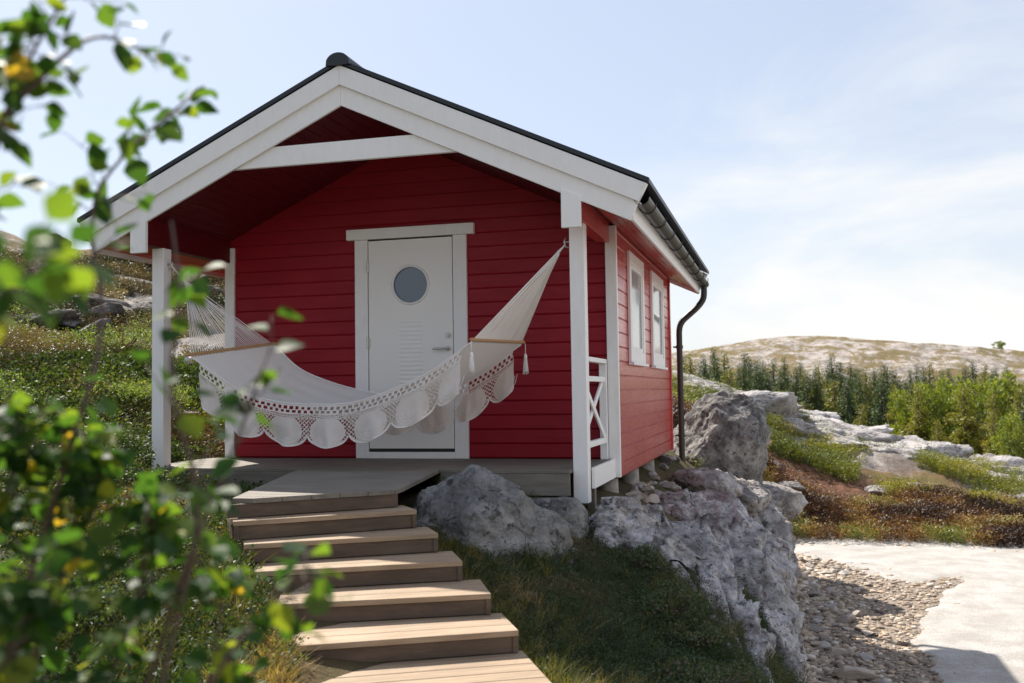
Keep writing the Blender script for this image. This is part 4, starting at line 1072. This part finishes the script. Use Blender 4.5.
# ------------------------------------------------------------------ shrubs and trees
def leaf_cloud(blobs,n_,ll,ww,seed,shell=.5):
    r=np.random.default_rng(seed); B=np.array(blobs,float); w=B[:,3]*B[:,4]; idx=r.choice(len(B),n_,p=w/w.sum())
    u=r.normal(0,1,(n_,3)); u/=np.linalg.norm(u,axis=1,keepdims=True); rad=r.uniform(shell**3,1,n_)**(1/3)
    rad*=1+.25*r.normal(0,.5,n_)
    C=B[idx,:3]+u*rad[:,None]*np.stack([B[idx,3],B[idx,3],B[idx,4]],1)
    Nn=r.normal(0,1,(n_,3))+u*.6; D=r.normal(0,1,(n_,3))+u*.5
    V,F=leaf_quads(C,Nn,D,ll*r.uniform(.6,1.4,n_),ww*r.uniform(.6,1.4,n_))
    tb=r.uniform(-.15,.15,len(B))
    return V,F,.5+tb[idx]+r.normal(0,.16,n_)
def shrub(loc,w,h,n_,m,label,seed,ll=.03,ww=.018,group=None):
    r=random.Random(seed); root=empty('shrub',loc); tag(root,label,'shrub',group)
    blobs=[]; st=MB()
    for k in range(12):
        a=r.uniform(0,6.28); rr=w*.55*math.sqrt(r.random()); z=h*r.uniform(.35,.85)*(1-.4*rr/w)
        blobs.append((rr*math.cos(a),rr*math.sin(a),z,w*r.uniform(.16,.32),h*r.uniform(.15,.3)))
        st.tube([(r.uniform(-.05,.05),r.uniform(-.05,.05),-.05),(rr*.4*math.cos(a),rr*.4*math.sin(a),z*.5),(rr*math.cos(a),rr*math.sin(a),z)],[.012,.008,.003],5)
    V,F,T=leaf_cloud(blobs,n_,ll,ww,seed); np_mesh('foliage',V,F,m,T,root)
    st.build('stem','twig_bark',root)
    return root
sh=[((-3.9,.3),1.0,.50,'willow like pale green shrub nearest the left edge behind the birch leaves'),((-3.2,1.9),.9,.45,'pale green shrub just left of the left porch post'),
    ((-4.8,3.6),1.3,.6,'broad pale green shrub halfway up the left slope'),((-6.4,2.4),1.4,.6,'pale green shrub at the far left of the slope'),((-3.1,3.4),.8,.42,'low shrub visible through the hammock cords'),
    ((-2.6,-1.1),.7,.4,'leafy shrub left of the landing'),((-1.0,-2.6),.6,.34,'small shrub leaning over the left ends of the steps'),((-3.4,-1.7),.9,.5,'dense shrub on the bank below the pale green ones'),((.15,-3.55),.5,.34,'reddish twigged shrub beside the lowest treads'),
    ((-2.0,-.45),.6,.50,'leafy shrub hiding the foot of the left porch post'),((-1.25,-1.5),.55,.40,'low shrub between the landing and the left porch post')]
for k,((xx,yy),w,h,lb) in enumerate(sh):
    shrub((xx,yy,H(xx,yy)),w,h,2600,'shrub_bright' if k in (0,1,2,3,4,7) else 'shrub_leaf',lb,200+k,.030,.016)
for k,((xx,yy),w,h,lb) in enumerate((((2.95,-1.35),.35,.20,'low bilberry bush on the mound in front of the outcrop'),((2.45,-.55),.35,.2,'small bilberry bush below the outcrop near the small boulder'),((2.75,-1.05),.45,.26,'wider dark bush in the middle of the mound'),((3.1,-2.1),.4,.24,'dark bush at the lower edge of the mound above the sunlit grass'))):
    shrub((xx,yy,H(xx,yy)),w,h,1200,'heather_shady',lb,300+k,.022,.013)

def conifer_mesh(seed,h,rad,n_,m_seed=0):
    r=np.random.default_rng(seed); nb=int(h*16)
    Vs=[];Fs=[];Ts=[];off=0
    for i in range(nb):
        t=i/nb; z=h*(.08+.92*t); L=rad*(1-t)**1.0*(1+.3*r.normal(0,.7))+.04; a=r.uniform(0,2*np.pi)
        m=max(4,int(n_/nb*(1.6*(1-t)+.3)))
        s=r.uniform(.15,1,m); C=np.stack([np.cos(a)*L*s,np.sin(a)*L*s,z-L*.28*s**1.5+L*.12*s**3],1)+r.normal(0,.05*rad+.03,(m,3))
        D=np.tile([np.cos(a),np.sin(a),-.25],(m,1))+r.normal(0,.55,(m,3)); Nn=r.normal(0,.6,(m,3)); Nn[:,2]+=1
        V,F=leaf_quads(C,Nn,D,(.17+.07*L)*(1.15-.65*t)*r.uniform(.6,1.3,m),(.07+.03*L)*(1.1-.5*t)*r.uniform(.6,1.3,m))
        Vs.append(V);Fs.append(F+off);Ts.append(.35+.35*s+r.normal(0,.12,m)+r.normal(0,.08)); off+=len(V)
    return np.concatenate(Vs),np.concatenate(Fs),np.concatenate(Ts)
def tree(name,cat,label,crown,trunkh,trunkr,m,bare=None):
    root=empty(name,(0,0,0)); tag(root,label,cat)
    V,F,T=crown; np_mesh('crown',V,F,m,T,root)
    t=MB().tube([(0,0,-.4),(.02,0,trunkh*.4),(0,.03,trunkh*.75),(0,0,trunkh)],[trunkr,trunkr*.8,trunkr*.45,.015],8)
    for k in range(9):
        a=k*2.4; z=trunkh*(.2+.08*k); t.tube([(0,0,z),(.35*math.cos(a)*trunkh*.18,.35*math.sin(a)*trunkh*.18,z+.15)],[trunkr*.3,.01],5)
    t.build('trunk','bark',root,smooth=True); return root
protos={}
for k in range(3): protos['s%d'%k]=tree('spruce_tree','spruce','x',conifer_mesh(400+k,7,1.9+.25*k,8200),6.8,.13,'spruce_needles')
for k in range(2): protos['y%d'%k]=tree('young_pine','pine tree','x',conifer_mesh(420+k,5,1.35,4200),4.8,.09,'young_needles')
def broad(seed,h,w):
    r=random.Random(seed); bl=[]
    for k in range(26):
        a=r.uniform(0,6.28); rr=w*.5*math.sqrt(r.random()); z=h*r.uniform(.30,.9); f=1-abs(z/h-.55)*.9
        bl.append((rr*f*math.cos(a),rr*f*math.sin(a),z,w*r.uniform(.12,.2),h*r.uniform(.08,.14)))
    return leaf_cloud(bl,3600,.22,.16,seed,.3)
for k in range(2): protos['b%d'%k]=tree('leafy_tree','birch tree','x',broad(440+k,5.5,5.0),4.6,.10,'broadleaf')
used=set()
def place(kind,x,y,s,label,group,sz=1):
    wd=random.uniform(.9,1.35)*(.55 if kind[0]=='b' else 1)
    src=protos[kind]
    if kind not in used: o=src; used.add(kind)
    else:
        o=src.copy(); col.objects.link(o)
        for ch in src.children: c=ch.copy(); col.objects.link(c); c.parent=o
    o.location=(x,y,H(x,y)-.1); o.rotation_euler=(0,0,random.uniform(0,6.28)); o.scale=(s*wd,s*wd,s*sz)
    o['label']=label; o['group']=group
def at(colx,d):
    a=R_(azd(colx)); fx,fy=-math.sin(yaw),math.cos(yaw)
    return CAM.x+d*(math.cos(a)*fx+math.sin(a)*rt.x), CAM.y+d*(math.cos(a)*fy+math.sin(a)*rt.y)
G1='spruces in the dip beyond the rock ridge'
def topscale(x,y,colx,ytop,h):
    d=math.hypot(x-CAM.x,y-CAM.y)*math.cos(R_(azd(colx))); hy=392-(colx-512)*.0153
    return max(.35,(CAM.z+(hy-ytop)/FPX*d-H(x,y)+.1)/h)
random.seed(21)
for i in range(58):   # back rows
    c=686+i*5.6+random.uniform(-4,4); d=random.uniform(78,112); x,y=at(c,d); yt=random.choice((random.uniform(352,366),random.uniform(364,384)))+(c-700)*.014
    if c<745: yt-=6
    kd=random.choice(['s0','s1','s2','s0','s1','y0']); h=7 if kd[0]=='s' else 5
    s=topscale(x,y,c,yt,h)
    place(kd,x,y,s,('dark green spruce in the back rows of the wood beyond the ridge' if kd[0]=='s' else 'yellow green young pine among the back rows of spruces'),G1 if kd[0]=='s' else 'young pines in the wood',1)
front=[(690,52,352,'y0'),(703,55,362,'s0'),(716,57,357,'s1'),(728,56,368,'y1'),(742,58,364,'s2'),(757,60,368,'s0'),(779,62,370,'s1'),(806,62,372,'s2'),(815,62,371,'s1'),(833,64,380,'y1'),(846,60,378,'s0'),(858,62,376,'s2'),(880,64,378,'s1'),
  (893,62,384,'y0'),(916,54,384,'y1'),(930,56,382,'b0'),(948,60,384,'b1'),(962,52,384,'y0'),(975,58,380,'b0'),(991,54,392,'y1'),(1003,60,378,'b1'),(1018,52,385,'y0'),(1030,50,376,'s1'),(905,58,390,'b0'),(990,46,410,'y1'),(935,47,418,'y1'),(1012,45,418,'b1'),(860,50,404,'y0'),(770,50,398,'b1'),(800,50,402,'y1')]
for c,d,yt,kd in front:
    x,y=at(c,d); h={'s':7,'y':5,'b':5.2}[kd[0]]; s=topscale(x,y,c,yt,h)
    lb={'s':'dark spruce standing in the front row of the wood beyond the ridge','y':'yellow green young pine in the front row of the wood beyond the ridge','b':'bright green leafy tree at the front of the wood'}[kd[0]]
    gp={'s':'spruces in the front row of the wood','y':'young pines in the front row of the wood','b':'leafy trees in front of the spruces'}[kd[0]]
    sz=1.0
    if kd[0]=='b': sz=1.0
    place(kd,x,y,s,lb,gp,sz)
# lone tree on the far hill crest
x,y=at(999,318); place('b1',x,y,1.05,'lone small tree on the crest of the far hill','lone tree on the far hill',.6)

# ------------------------------------------------------------------ foreground birch
birch=empty('birch_sapling',(2.3,-6.25,-.85)); tag(birch,'young birch with glossy green leaves in the near left foreground','birch sapling')
BO=Vector((2.3,-6.25,-.85))
S={'S1':[(2.25,-6.25,-0.14),(2.41,-6.28,0.27),(2.52,-6.31,0.52),(2.59,-6.30,0.72),(2.53,-6.28,0.90),(2.56,-6.22,1.00),(2.63,-6.16,1.09)],
'S2':[(2.60,-6.34,-0.14),(2.72,-6.34,0.30),(2.77,-6.34,0.48),(2.73,-6.37,0.63),(2.72,-6.32,0.75),(2.71,-6.33,0.86)],
'S3':[(2.50,-6.29,-0.09),(2.66,-6.31,0.22),(2.75,-6.35,0.41),(2.80,-6.34,0.52),(2.85,-6.33,0.66)],
'S4':[(2.69,-6.45,0.01),(2.80,-6.43,0.23),(2.88,-6.41,0.35),(2.93,-6.35,0.38)],
'S5':[(2.35,-6.43,-0.03),(2.44,-6.44,0.49),(2.50,-6.44,0.86),(2.53,-6.44,0.99),(2.53,-6.39,1.09),(2.60,-6.38,1.20)],
'S6':[(2.53,-6.44,0.99),(2.59,-6.41,1.07),(2.62,-6.37,1.12),(2.65,-6.31,1.11)],
'S7':[(2.55,-6.74,0.41),(2.72,-6.77,0.62),(2.83,-6.79,0.72),(2.88,-6.78,0.73)],
'S8':[(2.17,-6.16,-0.32),(2.34,-6.19,0.15),(2.46,-6.22,0.38),(2.49,-6.22,0.53)],
'S9':[(2.19,-6.26,-0.21),(2.33,-6.30,0.25),(2.43,-6.33,0.45),(2.47,-6.33,0.58)],
'S10':[(2.34,-6.22,-0.26),(2.47,-6.20,0.12),(2.58,-6.23,0.29),(2.61,-6.23,0.44)],
'S11':[(2.51,-6.17,-0.26),(2.61,-6.16,0.07),(2.69,-6.20,0.20),(2.71,-6.20,0.34)],
'S12':[(2.54,-6.48,-0.08),(2.58,-6.49,0.18),(2.60,-6.49,0.32),(2.63,-6.48,0.39)]}
dens={'S1':.75,'S2':.34,'S3':.34,'S4':.6,'S5':.95,'S6':.9,'S7':.9,'S8':2.6,'S9':2.6,'S10':2.3,'S11':1.4,'S12':2.2}
random.seed(5); LV=[];LF=[];LT=[]; stems=MB()
def add_leaf(p,d,L,tint):
    d=d.normalized(); nrm=Vector((random.gauss(0,.6),random.gauss(0,.6),1)).normalized(); s=d.cross(nrm)
    if s.length<.1: return
    s.normalize(); u=s.cross(d); W=L*.42; k=len(LV); cur=random.uniform(-.15,.25)
    prof=[(0,.0),(.16,.62),(.36,1.0),(.62,.80),(.84,.36),(1,0)]
    V=[]
    for t,w in prof:
        c=p+d*L*t-u*L*cur*t*t
        V+= [c-s*W*w+u*W*w*.25, c, c+s*W*w+u*W*w*.25]
    LV.extend(V)
    for i in range(5):
        a=k+i*3; LF.append((a,a+1,a+4,a+3)); LF.append((a+1,a+2,a+5,a+4)); LT.extend([tint,tint])
def twig(p,d,L,r0):
    pts=[p]; n_=max(3,int(L/.022)); dd=d.normalized()
    for i in range(n_):
        dd=(dd+Vector((random.gauss(0,.10),random.gauss(0,.10),random.gauss(0,.09)-.01))).normalized(); pts.append(pts[-1]+dd*L/n_)
    stems.tube(pts,[max(.0007,r0*(1-.7*i/n_)) for i in range(len(pts))],5)
    for i in range(1,len(pts)):
        sd=dd.orthogonal().normalized(); ax=Vector((random.gauss(0,1),random.gauss(0,1),random.gauss(0,.7)-.2)).normalized()
        ld=(dd*.5+ax).normalized(); q=pts[i]+ld*.010
        stems.tube([pts[i],q],.0006,4,False)
        add_leaf(q,ld+Vector((0,0,-.35)),random.uniform(.030,.050)*(1-.2*i/len(pts)),random.betavariate(2,2.4)+(.35 if random.random()<.07 else 0))
for key,pts in S.items():
    P=smooth_path(pts,4,2); n_=len(P); base=.0035
    stems.tube(P,[base*(1-.75*i/n_)+.0008 for i in range(n_)],6)
    # root segment to the ground
    if key not in ('S6',):
        b=P[0]; stems.tube([b,b.lerp(BO,.5)+Vector((0,0,-.05)),Vector((BO.x+(b.x-BO.x)*.3,BO.y+(b.y-BO.y)*.3,-1.05))],[base+.0005,.005,.006],6)
    L=sum((b-a).length for a,b in zip(P[:-1],P[1:]))
    nt_=int(L*dens[key]*38)
    for k in range(nt_):
        t=random.uniform(.12,1); i=min(n_-2,int(t*(n_-1))); p=P[i].lerp(P[i+1],random.random()); d=(P[i+1]-P[i]).normalized()
        a=Vector((random.gauss(0,1),random.gauss(0,1),random.gauss(0,.5)+.2)).normalized()
        twig(p,(d*.8+a).normalized(),random.uniform(.03,.085),.0014)
stems.v=[tuple(Vector(v)-BO) for v in stems.v]; stems.build('branches','twig_bark',birch,smooth=True)
np_mesh('leaves',np.array([tuple(v-BO) for v in LV]),np.array(LF),'birch_leaf',np.array(LT),birch)

# ------------------------------------------------------------------ light and sky
SUN_EL=R_(47.4); sun_dir=Vector((-.68,.62,0)).normalized()*math.cos(SUN_EL)+Vector((0,0,math.sin(SUN_EL)))
ld=bpy.data.lights.new('sun','SUN'); ld.energy=4.7; ld.angle=R_(.6); ld.color=(1,.93,.82)
lo=bpy.data.objects.new('sun',ld); col.objects.link(lo); lo.rotation_euler=sun_dir.to_track_quat('Z','Y').to_euler()
w=bpy.data.worlds.new('World'); sc.world=w; w.use_nodes=True; nt=w.node_tree; bg=nt.nodes['Background']
sky=N(nt,'ShaderNodeTexSky'); sky.sky_type='NISHITA'; sky.sun_disc=False; sky.sun_elevation=SUN_EL
sky.sun_rotation=math.atan2(sun_dir.x,sun_dir.y); sky.air_density=1.0; sky.dust_density=1.0; sky.ozone_density=1.2
tc=N(nt,'ShaderNodeTexCoord'); mp=N(nt,'ShaderNodeMapping'); mp.inputs['Scale'].default_value=(1,1,3.4); mp.inputs['Location'].default_value=(.3,.1,.2)
nt.links.new(tc.outputs['Generated'],mp.inputs[0])
n1=noise_n(nt,mp.outputs[0],2.0,9,.58,.5)
sep=N(nt,'ShaderNodeSeparateXYZ'); nt.links.new(tc.outputs['Generated'],sep.inputs[0])
# thicker cloud veil low down and towards the right (+x)
a=N(nt,'ShaderNodeMath'); a.operation='MULTIPLY_ADD'; nt.links.new(sep.outputs['Z'],a.inputs[0]); a.inputs[1].default_value=-1.15; nt.links.new(n1,a.inputs[2])
b2=N(nt,'ShaderNodeMath'); b2.operation='MULTIPLY_ADD'; nt.links.new(sep.outputs['X'],b2.inputs[0]); b2.inputs[1].default_value=.32; nt.links.new(a.outputs[0],b2.inputs[2])
cm=ramp(nt,b2.outputs[0],[(.16,g(.04)),(.32,g(.38)),(.50,g(1))])
skyc=mix(nt,.72,sky.outputs[0],(2.75,3.05,3.65))
cloud=mix(nt,cm,skyc,(4.9,4.85,4.7))
nt.links.new(cloud,bg.inputs[0]); bg.inputs[1].default_value=.115
# ------------------------------------------------------------------ render settings
sc.view_settings.view_transform='Standard'; sc.view_settings.look='None'; sc.view_settings.exposure=.9; sc.view_settings.gamma=1
sc.render.resolution_x=1024; sc.render.resolution_y=683
sc.render.engine='CYCLES'
sc.cycles.max_bounces=8; sc.cycles.diffuse_bounces=5; sc.cycles.transparent_max_bounces=8
sc.cycles.use_denoising=True
